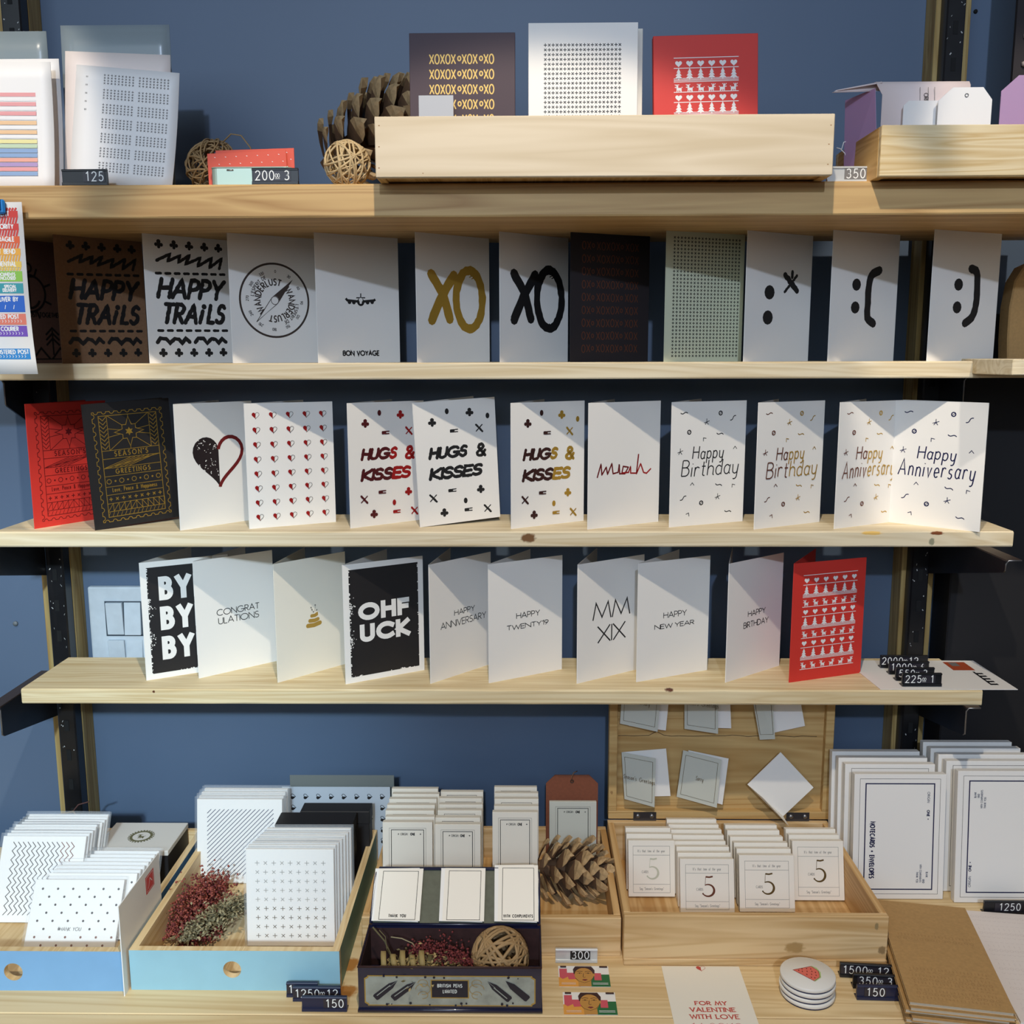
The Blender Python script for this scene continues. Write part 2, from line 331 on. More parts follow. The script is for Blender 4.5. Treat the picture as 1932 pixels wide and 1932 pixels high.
    def build(s, name, mats, parent, O=(0,0,0), U=(1,0,0), V=(0,0,1), label=None):
        O, U, V = Vector(O), Vector(U), Vector(V); N = U.cross(V)
        s.mb.v = [tuple(O+U*x+V*y+N*h) for x,y,h in s.mb.v]
        return obj(name, s.mb, mats, parent, label=label, rec=False)
def heart_pts(r, half=0, n=22):
    pts = []
    for i in range(n+1):
        t = math.pi*i/n; x = 16*math.sin(t)**3/16*r; y = (13*math.cos(t)-5*math.cos(2*t)-2*math.cos(3*t)-math.cos(4*t))/16*r
        pts.append((x, y))
    if half == 1: return pts
    L = [(-x, y) for x, y in reversed(pts)]
    return L if half == -1 else pts[:-1]+L[:-1]
# ---------------- helpers for reading a flat print off its own surface ----------------
def UV(tl, tr, bl, br, W, H):
    def f(x, y):
        a = b = .5
        for _ in range(6):
            L = (bl[0]+(tl[0]-bl[0])*b, bl[1]+(tl[1]-bl[1])*b); Rr = (br[0]+(tr[0]-br[0])*b, br[1]+(tr[1]-br[1])*b)
            a = (x-L[0])/(Rr[0]-L[0]); yb = bl[1]+(br[1]-bl[1])*a; yt = tl[1]+(tr[1]-tl[1])*a; b = (yb-y)/(yb-yt)
        return (a*W, b*H)
    return f
def fit(P, t, N, x0, y0, x1, y1, w, m=0, track=.18, **k):
    """letter a line of text between baseline start (x0,y0) and cap end (x1,y1)"""
    a = N(x0, y0); b = N(x1, y1); size = b[1]-a[1]; width = b[0]-a[0]; e = 0 if w < .003 else w
    a = (a[0]+e/2, a[1]+e/2); size -= e; width -= e; track += (0 if k.get('brush') else 1)*e/size
    sl = k.get('slant', 0)*size; sp = sum((.35 if c == ' ' else 0)+track for c in t)-track; gl = sum(G[c][0] for c in t if c != ' ')
    xs = max(.3, ((width-sl)/size-sp)/gl); P.text(t, a[0], a[1], size, w, m, track, xs=xs, **k)
def clover(P, x, y, r, m=0):
    for a, b, q in ((0,.55,.5),(-.6,-.1,.42),(.6,-.15,.42),(0,-.6,.38),(0,0,.5)): P.disc(x+a*r, y+b*r, r*q, m, 9)
# ---------------- the setting ----------------
WALLM = M('blue_painted_wall', (88, 106, 130), .5, noise=.06, nscale=3, bump=.1)
YW = 1.565
obj('wall_back', MB().box(-2.6, 2.6, YW, YW+.1, 0, 2.9), WALLM, kind='structure')
obj('floor', MB().box(-2.6, 2.6, -3.6, YW, -.05, 0), M('grey_concrete_floor', (110, 106, 100), .6, noise=.15, nscale=4), kind='structure')
Z1, Z1B, Z2, Z2B, Z3, Z3B, Z4, Z4B, T = 1.7524, 1.7136, 1.539, 1.5165, 1.305, 1.2832, 1.074, 1.052, .75
YF, Y1F, YBK = 1.35, 1.22, 1.50
def k_at(px, py, d, rx, rz, c=(84, 50, 30)): p = atY(px, py, d); return (tuple(p), rx, rz, c)
W1 = wood('aged_pine', (170, 130, 82), (204, 168, 114), seed=1)
W2 = wood('pale_pine', (208, 186, 146), (230, 214, 182), seed=2)
W3 = wood('pale_pine_knotted', (208, 186, 146), (230, 214, 182), seed=3, knots=[k_at(997,1015,YF,.016,.010,(120,84,50)), k_at(1768,1006,YF,.014,.004,(128,72,40)), k_at(1758,1022,YF,.006,.008,(150,146,120)), k_at(1645,1006,YF,.022,.004,(228,186,104))])
W4 = wood('pale_pine_shelf', (208, 182, 136), (230, 212, 172), seed=4, knots=[k_at(1263,1300,YF,.011,.007,(92,44,26)), k_at(290,1305,YF,.003,.003,(96,56,34))])
WT = wood('table_pine', (204, 172, 122), (226, 200, 154), seed=5, fine=.7, knots=[(tuple(atZ(660,1820,T)),.02,.01,(176,120,60)), (tuple(atZ(655,1870,T)),.02,.008,(176,120,60))])
WB = wood('batten_pine', (150, 118, 66), (186, 160, 104), axis=2, seed=6)
def shelf(label, xl, xr, y0, z0, z1, mt, wear):
    a = atY(xl, 900, y0).x; b = atY(xr, 900, y0).x; n = 30; mb = MB(); vs = []; fs = []
    rnd = random.Random(label)
    # slightly uneven sawn front arris
    for i in range(n+1):
        x = a+(b-a)*i/n; e = rnd.uniform(-wear, wear); q = .0015+abs(rnd.uniform(0, wear)); xe = x
        vs += [(xe,y0+q,z1),(xe,y0,z1-q+e*.3),(xe,y0+e*.2,z0+q),(xe,y0+q*.6,z0),(xe,YBK,z0),(xe,YBK,z1)]
    for i in range(n):
        for j in range(6): fs.append((i*6+j, i*6+(j+1)%6, (i+1)*6+(j+1)%6, (i+1)*6+j))
    fs = [tuple(reversed(f)) for f in fs]
    fs += [tuple(range(6)), tuple(range(n*6+5, n*6-1, -1))]
    mb.add(vs, fs)
    return obj('shelf', mb, mt, label=label, cat='shelf', bevel=0)
shelf('thick aged pine top shelf carrying the long pine tray', -160, 2120, Y1F, Z1B, Z1, W1, .0008)
shelf('thin pine shelf holding the row of XO and smiley cards', -110, 2010, YF, Z2B, Z2, W2, .0008)
shelf('pine shelf with a big round knot below the hugs card', -22, 1921, YF, Z3B, Z3, W3, .0008)
shelf('lowest wall shelf, pine with a dark triangular knot', 5, 1885, YF, Z4B, Z4, W4, .0012)
# work table: boards run left to right
tb = thing('table', 'long pine display table under the boxes and trays', 'table', (0, 1.28, 0))
for i, (a, b) in enumerate(((.99,1.086),(1.0875,1.30),(1.3015,1.498))):
    obj('plank', MB().box(-1.3, 1.3, a-1.28, b-1.28, T-.035, T), WT, tb, bevel=.0012)
for x in (-1.24, 1.24):
    for y in (1.03, 1.44): obj('leg', MB().box(x-.035, x+.035, y-.035-1.28, y+.035-1.28, 0, T-.035), WT, tb, bevel=.003)
obj('apron', MB().box(-1.2, 1.2, 1.02-1.28, 1.04-1.28, T-.12, T-.035), WT, tb)
# battens, uprights
def upright(bx0, bx1, ux0, ux1, py, side):
    a, b = atY(bx0, py, 1.525).x, atY(bx1, py, 1.525).x; c, d = atY(ux0, py, 1.5).x, atY(ux1, py, 1.5).x
    obj('batten', MB().box(a, b, 1.525, YW, 0, 2.85), WB, label=f'vertical pine batten on the blue wall behind the {side} black upright', cat='batten', bevel=.001)
    t = thing('shelf_upright', f'{side} black steel upright, slotted and scuffed, on its batten', 'upright', ((c+d)/2, 1.525, 0))
    hw = (d-c)/2
    obj('channel', MB().box(-hw, hw, -.024, 0, 0.05, 2.8), METB, t, bevel=.002)
    sl = MB(); ch = PR(); rnd = random.Random(side)
    for i in range(46): z = .5+i*.05; sl.box(-.0035, .0035, -.0246, -.0238, z, z+.018); 
    obj('slot', sl, M('slot_dark', (6,6,7), .8), t, kind='stuff', label='dark slots punched down the upright')
    for i in range(34):
        z = rnd.choice((1.18, 1.12, 1.22, .95, 2.02, 1.47)) + rnd.gauss(0, .03); x = rnd.choice((-.6,.55,.7,-.4))*hw+rnd.gauss(0,.001)
        ch.rib([(x, z), (x+rnd.gauss(0,.0012), z+rnd.uniform(.001,.003))], rnd.uniform(.0004,.0016), 0)
    ch.build('chipped_paint', M('bare_metal_chip', (190,190,186), .5), t, O=(0,-.0241,0), label='pale chips where the black paint has worn off')
    return c, d
ulc, uld = upright(106, 161, 114, 147, 1434, 'left')
urc, urd = upright(1684, 1743, 1703, 1735, 1360, 'right')
def bracket(x, sgn, zt, yf, h0, h1, label):
    t = thing('shelf_bracket', label, 'bracket', (x, 1.5, zt))
    L = yf-1.5; mb = MB().prism([(0,-h0),(L+.004,-h1),(L,-h1+.004),(L,-.002),(0,0)], .0022, axis='x', a0=-.0011)
    obj('arm', mb, METB, t)
    fl = MB(); e = sgn*.02; hl = []
    fl.box(min(0,e), max(0,e), L, 0, -.0022, 0)
    obj('flange', fl, M('brownish_black_metal', (70,58,54), .5, .3), t)  # flange has a paler, browner tone than the arm
    hb = MB()
    for k in range(4): hb.lathe([(.0035,0),(.0035,.0004)], 12, (e*.55, L+.022+.038*k, -.0027))
    obj('screw_hole', hb, M('slot_dark'), t)
    obj('bare_edge', MB().tube([(e,L-.0004,-.001),(sgn*.003,L-.0004,-.001),(0,L-.0004,-.006),(0,L-.0004,-h1+.003)], .0011), STEEL, t)
for nm, z, fy in (('top', Z1B, 1.44), ('second', Z2B, 1.42)):
    bracket(ulc+.002, -1, z, fy, .075, .04, f'black steel bracket under the left of the {nm} shelf'); bracket(urd-.002, 1, z, fy, .075, .04, f'black steel bracket under the right of the {nm} shelf')
bracket(ulc+.001, -1, Z3B, 1.34, .075, .04, 'black steel bracket under the left of the knotted third shelf')
bracket(urd-.001, 1, Z3B, 1.262, .072, .018, 'long black steel bracket poking out right of the third shelf')
bracket(ulc+.001, -1, Z4B, 1.337, .075, .046, 'black steel bracket with rivet under the lowest shelf, left')
bracket(urd-.001, 1, Z4B, 1.342, .072, .043, 'black steel bracket with pale edge under the lowest shelf, right')
# black board standing right of the shelves
p0 = atY(1793, 1100, 1.50); pt = atY(1860, 592, 1.50)
obj('black_board', MB().box(p0.x, p0.x+.55, 1.50, 1.56, 0, pt.z), M('matt_black_board', (16,15,19), .7), label='tall matt black board leaning on the wall right of the shelves', cat='board', bevel=.002)
# light switch plate
a = atY(170, 1104, YW); b = atY(300, 1234, YW)
t = thing('light_switch', 'white paint-speckled switch plate on the wall above the lowest shelf', 'switch', (0, YW, 0))
PW = M('painted_plastic', (205, 212, 218), .5, noise=.08, nscale=50); x0, x1 = a.x, a.x+.15; zt, zb = a.z, a.z-.15
obj('plate', MB().box(x0, x1, -.012, 0, zb, zt), PW, t, bevel=.003, seg=2)
for i in range(2):
    xa = x0+.029+i*.029; s = (.001, .006) if i else (.006, .003)
    for j, (zz, hh) in enumerate(((zt-.026, .054), (zt-.089, .04))):
        obj('rocker', MB().hexa([(xa+.001,-.012-s[1],zz-hh),(xa+.028,-.012-s[1],zz-hh),(xa+.028,-.011,zz-hh),(xa+.001,-.011,zz-hh),(xa+.001,-.012-s[0],zz),(xa+.028,-.012-s[0],zz),(xa+.028,-.011,zz),(xa+.001,-.011,zz)]), PW, t, bevel=.0006)
obj('recess', MB().box(x0+.027, x0+.089, -.0125, -.0118, zt-.083, zt-.024), M('switch_gap', (60,70,80)), t)
# small marks on the wall
for i, (px, py, r) in enumerate(((1840,22,.003),)):
    p = atY(px, py, YW); obj('screw', MB().lathe([(r,0),(r*.7,.002)], 12).v and (lambda mb: mb)(MB().tube([(p.x,YW,p.z),(p.x,YW-.002,p.z)], r, 10)), M('slot_dark'), label='small dark screw in the wall at the upper right', cat='screw')
p = atY(30, 1176, YW); obj('wall_plug', MB().tube([(p.x,YW,p.z),(p.x,YW-.003,p.z)], .004, 8), M('grey_plug', (110,116,120)), label='grey wall plug in the blue wall left of the lowest shelf', cat='plug')
# conduit strip upper right
p = atY(1921, 60, 1.45)
t = thing('hanging_strap', 'dark beaded strap hanging at the top right edge', 'strap', (p.x, 1.45, 0))
obj('strap', MB().box(-.006, .05, -.006, 0, p.z-.09, 2.2), M('dark_fabric', (40,34,36), .8), t)
for i in range(12): obj('bead', MB().ico((.008+.004*(i%2), -.008, p.z-.08+i*.018), .0045), M('pale_bead', (176,160,150), .5), t)
# neighbouring shelf plank at the right
pl = MB(); zt, zb = Z2+.003, Z2-.017
A = atY(1843, 690, 1.335); B = atY(1905, 690, 1.27); C_ = (A.x+.40, 1.20); D = (A.x+.33, 1.48); E = (A.x+.005, 1.42)
pl.prism([(A.x, 1.335), (B.x, 1.262), (C_[0], 1.25), (D[0], 1.46), (E[0], 1.40)], zt-zb, a0=zb)
obj('plank', pl, W2, label='short pale pine plank jutting in at the right edge', cat='plank', bevel=.001)
# ---------------- greeting cards ----------------
CW, CH, CT = .127, .178, .0007
def card(label, mt, xl, xr, zb, yb=None, d=None, xb=None, roll=0, spine='l', arts=(), W=CW, H=CH, name='greeting_card', cat='card', inner=None):
    P0 = atZ(xl if spine == 'l' else xr, yb, zb) if d is None else atY(xl if spine == 'l' else xr, 680, d); P0.z = zb
    s = 1 if spine == 'l' else -1; tgt = xr if spine == 'l' else xl
    def f(th, D=W): return proj(P0+Vector((s*D*math.cos(th), D*math.sin(th), 0)))[0]
    def solve(tg, lo, hi):
        for _ in range(40):
            mid = (lo+hi)/2
            if (f(mid)-tg)*s > 0: lo = mid
            else: hi = mid
        return (lo+hi)/2
    th = solve(tgt, R(1), R(75)); ph = solve(xb, th+R(8), R(88)) if xb else min(th+R(38), R(76))
    rz = th if s == 1 else -th
    base = P0 if s == 1 else P0+Vector((-W*math.cos(th), W*math.sin(th), 0))
    rot = Matrix.Rotation(rz, 4, 'Z') @ Matrix.Rotation(-R(roll), 4, 'Y')
    t = thing(name, label, cat, base, rot=rot)
    obj('front_panel', MB().box(0, W, 0, CT, 0, H), mt, t)
    bk = MB().box(0, W, 0, CT, 0, H) if s == 1 else MB().box(-W, 0, 0, CT, 0, H)
    tr = Matrix.Translation((0 if s == 1 else W, CT*.5, 0)) @ Matrix.Rotation((ph-th)*s, 4, 'Z')
    obj('back_panel', bk, inner or mt, t, tr=tr)
    for (nm, mats, fn) in arts:
        P = PR(); fn(P, W, H); P.build(nm, mats, t)
    return t
z5 = lambda x, y: (x/4.025, 360+y/4.025)
z6 = lambda x, y: (420+x/3.578, 400+y/3.578)
z7 = lambda x, y: (900+x/3.578, 400+y/3.578)
z8 = lambda x, y: (1380+x/3.5, 360+y/3.5)
# -- Happy Trails (brush lettering)
def art_trails(P, W, H):
    U_ = UV((270,431),(433,439),(283,684),(441,684),W,H); N = lambda x, y: U_(*z5(x, y))
    for x, y in ((1205,382),(1318,386),(1434,391),(1552,396),(1663,401)): clover(P, *N(x,y), .0062)
    for x, y in ((1235,1222),(1350,1222),(1465,1222),(1580,1222),(1693,1220)): clover(P, *N(x,y), .0062)
    P.brush([N(*q) for q in ((1190,508),(1290,455),(1270,512),(1365,465),(1350,520),(1437,462),(1405,532),(1520,480),(1500,545),(1610,478),(1590,555),(1690,480),(1668,560))], .0042)
    for yy, x0 in ((605,1185),(1048,1200)):
        for k in range(8): P.brush([N(x0+k*70,yy), N(x0+k*70+34,yy)], .0038, rough=.12)
    fit(P, 'HAPPY', N, 1185, 803, 1722, 648, .0060, slant=.26, track=.2, brush=True)
    fit(P, 'TRA', N, 1215, 1000, 1522, 832, .0060, slant=.26, track=.2, brush=True)
    P.brush([N(1512,985), N(1535,895)], .0058); P.disc(*N(1545,860), .0038)
    fit(P, 'LS', N, 1558, 1000, 1728, 838, .0060, slant=.24, track=.2, brush=True)
    for dx in (0, 282): P.brush([N(x+dx,y) for x, y in ((1193,1140),(1215,1108),(1255,1112),(1285,1148),(1320,1112),(1350,1118),(1375,1148),(1402,1110),(1432,1138))], .0055)
def art_anchor(P, W, H):
    cx, cy = W*.40, H*.56
    P.ring(cx, cy, .026, .0032); 
    for k in range(8):
        a = k*math.pi/4+math.pi/8
        P.rib([(cx+.026*math.cos(a), cy+.026*math.sin(a)), (cx+.038*math.cos(a), cy+.038*math.sin(a))], .003)
    P.rib([(cx,cy-.022),(cx,cy+.03)], .0035); P.ring(cx, cy+.036, .006, .003); P.rib([(cx-.01,cy+.024),(cx+.01,cy+.024)], .0032)
    P.rib([(cx+.017*math.cos(R(a)), cy-.004+.017*math.sin(R(a))) for a in range(200,341,14)], .0035)
    P.text("LET'S GET LOST TOGETHER", W*.07, H*.375, .0062, .0014, track=.2, xs=.8)
    for x, s_ in ((W*.66,1),(W*.86,.8),(W*.12,.9)):
        for k in range(3): P.rib([(x-.011*s_,.026+k*.0075),(x,.036+k*.0075),(x+.011*s_,.026+k*.0075)], .0028)
        P.rib([(x,.012),(x,.048)], .0024)
    for x in (W*.3, W*.5, W*.75): P.rib([(x-.014,.006),(x,.022),(x+.014,.006)], .0028)
    P.rib([(W*.3-.012,.045),(W*.3,.068),(W*.3+.012,.045),(W*.3-.004,.035)], .003); P.rib([(.01,.006),(W-.006,.006)], .0016)
card('dark kraft card with an anchor and trees, half hidden by label sheet', KRAFT2, 4, 150, Z2, d=1.39, arts=[('printed_drawing', BLACKP, art_anchor)])
card('brown kraft card brush-lettered HAPPY TRAILS in black', KRAFT, 118, 281, Z2, d=1.375, arts=[('lettering', INK, art_trails)])
card('white card brush-lettered HAPPY TRAILS in black', WHITE, 283, 441, Z2, d=1.366, arts=[('lettering', INK, art_trails)])
# -- compass
def art_compass(P, W, H):
    U_ = UV((431,431),(594,440),(440,684),(601,684),W,H); N = lambda x, y: U_(*z6(x, y))
    cx, cy = N(348, 584); r0 = .0505; C = lambda r, a: (cx+r*math.sin(R(a)), cy+r*math.cos(R(a)))
    P.ring(cx, cy, r0, .0028, n=64)
    for k in range(12):
        a = k*30+3; s_ = str(k*30); x, y = C(.040, a); rot = -R(a)
        tf = lambda p, x=x, y=y, rot=rot: (x+p[0]*math.cos(rot)-p[1]*math.sin(rot), y+p[0]*math.sin(rot)+p[1]*math.cos(rot))
        P.text(s_, 0, -.0018, .0036, .0007, align='c', track=.22, tf=tf)
    def arctext(t, r, amid, size, w_, flip):
        tot = sum((.3 if c == ' ' else G[c][0]*.9)+.28 for c in t)*size
        tf = lambda p: C(r+p[1]-size/2, amid+math.degrees((p[0])/r))
        P.text(t, -tot/2, 0, size, w_, track=.28, xs=.9, tf=tf)
    arctext('WANDERLUST', .0255, -52, .0085, .0017, 0); arctext("L'ESPERIT DE", .0335, -50, .0045, .0009, 0)
    arctext('WANDERLUST', .0255, 126, .0085, .0017, 0); arctext("L'ESPERIT DE", .0335, 128, .0045, .0009, 0)
    th = R(43); u = (math.sin(th), math.cos(th)); v = (u[1], -u[0]); q = lambda a, b: (cx+u[0]*a+v[0]*b, cy+u[1]*a+v[1]*b)
    P.poly([q(0,-.0062), q(.041,0), q(0,.0062), q(-.001,0)]); P.rib([q(0,-.0058), q(-.041,0), q(0,.0058)], .0009)
    P.disc(cx, cy, .0062, 1); P.ring(cx, cy, .0055, .0009)
card('white card with a round wanderlust compass', WHITE, 440, 601, Z2, d=1.366, arts=[('printed_compass', [DRIM, WHITE], art_compass)])
def art_plane(P, W, H):
    U_ = UV((594,433),(748,443),(601,684),(755,685),W,H); N = lambda x, y: U_(*z6(x, y))
    s = 1
    P.disc(*N(924,602), .0056); P.rib([N(924,543), N(924,585)], .0016); P.rib([N(894,573), N(954,573)], .0016)
    P.rib([N(824,577),N(835,590),N(924,600),N(1012,592),N(1023,585)], .0034)
    for x, y in ((849,602),(878,604),(970,605),(1001,603)): P.disc(*N(x,y), .0028)
    P.disc(*N(924,588), .003, 1); P.disc(*N(924,606), .0018, 1)
    fit(P, 'BON VOYAGE', N, 808, 967, 1050, 939, .0017, track=.2)
card('white BON VOYAGE card with a small black aeroplane', WHITE, 601, 755, Z2, d=1.366, arts=[('lettering', [INK, WHITE], art_plane)])
def art_xo(P, W, H):
    U_ = UV((950,429),(1079,441),(944,684),(1071,684),W,H); N = lambda x, y: U_(*z7(x, y))
    P.brush([N(262,405), N(330,540), N(365,715)], .0138, rough=.08); P.brush([N(402,415), N(320,560), N(255,722)], .0138, rough=.08)
    cx, cy = N(495, 582); pts = [(cx+.0235*math.cos(R(a)), cy+.0405*math.sin(R(a))) for a in range(70,431,8)]
    n = len(pts); pv = None
    P.rib(pts, .0125, rough=.14); P.disc(*pts[0], .0055, 0, 8)
    for dx, dy in ((-.004,.034),(.0,.031),(.004,.029)): P.rib([(cx+dx,cy+dy),(cx+dx+.007,cy+dy+.003)], .0014)
card('white card with a large brush-painted XO in gold', WHITE, 788, 924, Z2, d=1.366, arts=[('lettering', GOLD, art_xo)])
card('white card with a large brush-painted XO in black', WHITE, 944, 1071, Z2, d=1.366, arts=[('lettering', INK, art_xo)])
def xo_rows(rows, seq, m=0):
    def fn(P, W, H):
        x0, x1 = W*.14, W*.87
        for r in range(rows[0]):
            y = H*(rows[1]-r*rows[2]); n = len(seq); dx = (x1-x0)/n
            for i, c in enumerate(seq):
                small = i in (2, 8) ; s = H*rows[3]*(.5 if small else 1); x = x0+i*dx
                P.text('XO'[c == 'O'], x, y+(0 if not small else H*rows[3]*.25), s, .0011, xs=dx*.72/s/G[c][0] if not small else .7, jit=.05)
    return fn
card('black card with rows of dim coppery OXOX lettering', DARKP, 1076, 1222, Z2, d=1.376, arts=[('lettering', COPPER, xo_rows((9,.86,.098,.058), 'OXOXOXOXOXOX'))])
def crosses(nx, ny, x0, x1, y0, y1, r, w_, start=0):
    def fn(P, W, H):
        for j in range(ny):
            for i in range(nx):
                P.cross(W*(x0+(x1-x0)*i/(nx-1)), H*(y0+(y1-y0)*j/(ny-1)), r, w_, (i+j+start) % 2)
    return fn
card('pale green card covered with tiny black crosses', IVORY, 1253, 1398, Z2, d=1.366, arts=[('printed_crosses', INK, crosses(20, 33, .10, .93, .045, .935, .0019, .0009, 1))])
def art_kiss(P, W, H):
    U_ = UV((1416,428),(1531,435),(1403,684),(1524,683),W,H); N = lambda x, y: U_(*z8(x, y))
    P.disc(*N(250,663), .0098, n=12); P.disc(*N(237,833), .0098, n=12)
    P.brush([N(350,545), N(425,650)], .0085); P.brush([N(425,548), N(392,595), N(346,658)], .0042); P.brush([N(396,522), N(394,560)], .005)
card('white card with brush-painted kissing face :*', WHITE, 1403, 1524, Z2, d=1.366, arts=[('brush_marks', INK, art_kiss)])
def art_smile(pts, dots):
    def fn(P, W, H):
        U_ = UV(*dots[0], W, H); N = lambda x, y: U_(*z8(x, y))
        for q in dots[1]: P.disc(*N(*q), .0083, n=12)
        q = [N(*p) for p in pts]; out = []
        for i in range(len(q)-1):
            for k in range(4):
                t_ = k/4; p0 = q[max(i-1,0)]; p1 = q[i]; p2 = q[i+1]; p3 = q[min(i+2,len(q)-1)]
                out.append(tuple(.5*(2*p1[j]+(p2[j]-p0[j])*t_+(2*p0[j]-5*p1[j]+4*p2[j]-p3[j])*t_*t_+(3*p1[j]-p0[j]-3*p2[j]+p3[j])*t_**3) for j in (0,1)))
        out.append(q[-1]); P.brush(out, .0118, rough=.07)
    return fn
card('white card with brush-painted sad face :(', WHITE, 1562, 1685, Z2, d=1.366, arts=[('brush_marks', INK, art_smile([(985,508),(930,545),(908,640),(902,730),(898,830),(935,868)], [((1575,426),(1705,432),(1562,684),(1685,680)), [(828,608),(817,762)]]))])
card('white card with brush-painted smiling face :)', WHITE, 1749, 1873, Z2, d=1.366, arts=[('brush_marks', INK, art_smile([(1588,500),(1625,525),(1625,640),(1612,760),(1585,830),(1540,868)], [((1767,425),(1895,430),(1749,684),(1873,680)), [(1502,608),(1490,762)]]))])
# -- third shelf
def art_season(P, W, H):
    m = 0
    x0, x1, y0, y1 = W*.10, W*.90, H*.05, H*.93
    def scal(a, b, n, nrm):
        pts = []; ax, ay = a; bx, by = b; L = math.hypot(bx-ax, by-ay); ux, uy = (bx-ax)/L, (by-ay)/L; st = L/n; r = st*.27
        for k in range(n):
            c = (k+.5)*st
            for t_ in range(0, 181, 30):
                q = c-r*math.cos(R(t_)); h = r*math.sin(R(t_)); pts.append((ax+ux*q+nrm[0]*h, ay+uy*q+nrm[1]*h))
        P.rib([a]+pts+[b], .0009)
    scal((x0,y0),(x1,y0),9,(0,1)); scal((x0,y1),(x1,y1),9,(0,-1)); scal((x0,y0),(x0,y1),13,(1,0)); scal((x1,y0),(x1,y1),13,(-1,0))
    a, b, c, d = W*.165, W*.835, H*.085, H*.90
    P.frame(a, c, b, d, .0009)
    yy = [H*v for v in (.62,.555,.48,.415,.33,.265,.195,.13)]
    for y in yy: P.rib([(a,y),(b,y)], .0008)
    for xs_ in (a+.012, b-.012): P.rib([(xs_,yy[0]),(xs_,d)], .0008)
    for k in range(8):
        y = d-.002-k*.0058
        for xa in (a, b-.012): P.rib([(xa+.001,y),(xa+.006,y-.005),(xa+.011,y)], .0009)
    cx, cy = (a+b)/2, (yy[0]+d)/2; star = []
    for k in range(16):
        r = (.0215, .0105)[k % 2] if k % 4 in (0,1,3) else .014; an = R(90-22.5*k); star.append((cx+r*math.cos(an), cy+r*math.sin(an)))
    P.rib(star+[star[0]], .0009)
    P.poly([(cx+(.0062,.0032)[k%2]*math.cos(R(90-30*k)), cy+(.0062,.0032)[k%2]*math.sin(R(90-30*k))) for k in range(12)])
    for sx, sy in ((-1,1),(1,1),(-1,-1),(1,-1)):
        P.rib([(cx+sx*.009,cy+sy*.009),(cx+sx*(b-a-.024)/2,cy+sy*(d-yy[0])/2)], .0008); P.rib([(cx+sx*.013,cy+sy*.003),(cx+sx*(b-a-.024)/2,cy+sy*.006)], .0008)
    P.rib([(cx,cy+.0215),(cx,d)], .0008); P.rib([(cx,cy-.0215),(cx,yy[0])], .0008)
    P.text("SEASON'S", (a+b)/2, yy[1]+.003, .0066, .0012, align='c', track=.5, xs=.9, serif=.0012)
    for k in range(6): P.rib([(a+.003+k*.007,yy[2]+.001),(b-.045+k*.007,yy[1]-.001)], .0008)
    P.rib([(a,yy[2]),(b,yy[1])], .0008)
    P.text('GREETINGS', (a+b)/2, yy[3]+.003, .0062, .0012, align='c', track=.5, xs=.82, serif=.0011)
    for k in range(9):
        x = a+.006+k*(b-a-.012)/8; y = (yy[3]+yy[4])/2
        P.ring(x, y, .0032, .0009) if k % 2 == 0 else P.disc(x, y, .0014)
        P.cross(x, (yy[5]+yy[6])/2, .0026, .0012, k % 2)
    P.text('Love, Peace & Happiness', (a+b)/2, yy[5]+.004, .0056, .0009, align='c', track=.26, xs=.62)
    for k in range(10): xa = a+k*(b-a)/10; P.rib([(xa,yy[7]),(xa+(b-a)/10,yy[6]),(xa+(b-a)/10,yy[7])] if k < 5 else [(xa,yy[6]),(xa+(b-a)/10,yy[7]),(xa+(b-a)/10,yy[6])], .0008)
    for k in range(14): xa = a+k*(b-a)/14; P.rib([(xa,c+.001),(xa+.003,yy[7]-.001)], .0006)
card("red SEASON'S GREETINGS card with dark foil stamp border", RED, 66, 213, Z3, yb=998, arts=[('foil_print', DRED, art_season)])
card("black SEASON'S GREETINGS card with gold foil stamp border", BLACKP, 180, 340, Z3, yb=1001, roll=2.4, xb=350, arts=[('foil_print', GOLD, art_season)])
def art_bigheart(P, W, H):
    x, y, r = W*.53, H*.55, .042
    P.heart(x, y, r, 0, half=-1)
    rr = heart_pts(r*.95, 1); P.rib([(x+a, y+b) for a, b in rr]+[(x, y+rr[-1][1])], .0052, 1)
    rnd = random.Random(3)
    for k in range(60):
        a = rnd.uniform(-.034, -.002); b = rnd.gauss(.02 if k % 2 else -.012, .006)
        if b < .02+a*.2 or True:
            if abs(a) < .034 and b < .028: P.rib([(x+a,y+b),(x+a+rnd.gauss(0,.0012),y+b+rnd.gauss(0,.0012))], rnd.uniform(.0006,.0016), 2)
card('white card with one large heart, half dark and half outlined', WHITE, 341, 484, Z3, yb=1001, xb=424, arts=[('printed_heart', [M('dark_foil', (38,28,30), .4, .2), DRED, WHITE], art_bigheart)])
def art_hearts(P, W, H):
    for j in range(8):
        for i in range(5):
            x, y = W*(.12+.19*i), H*(.905-.1165*j); P.heart(x, y, .0052, 0, half=-1); P.heart(x, y, .0052, 1, half=1, line=.0005)
card('white card with forty tiny half red hearts', WHITE, 471, 634, Z3, yb=998, xb=580, arts=[('printed_hearts', [REDF, DRIM], art_hearts)])
zb2 = lambda x, y: (440+x/3.578, 700+y/3.578)
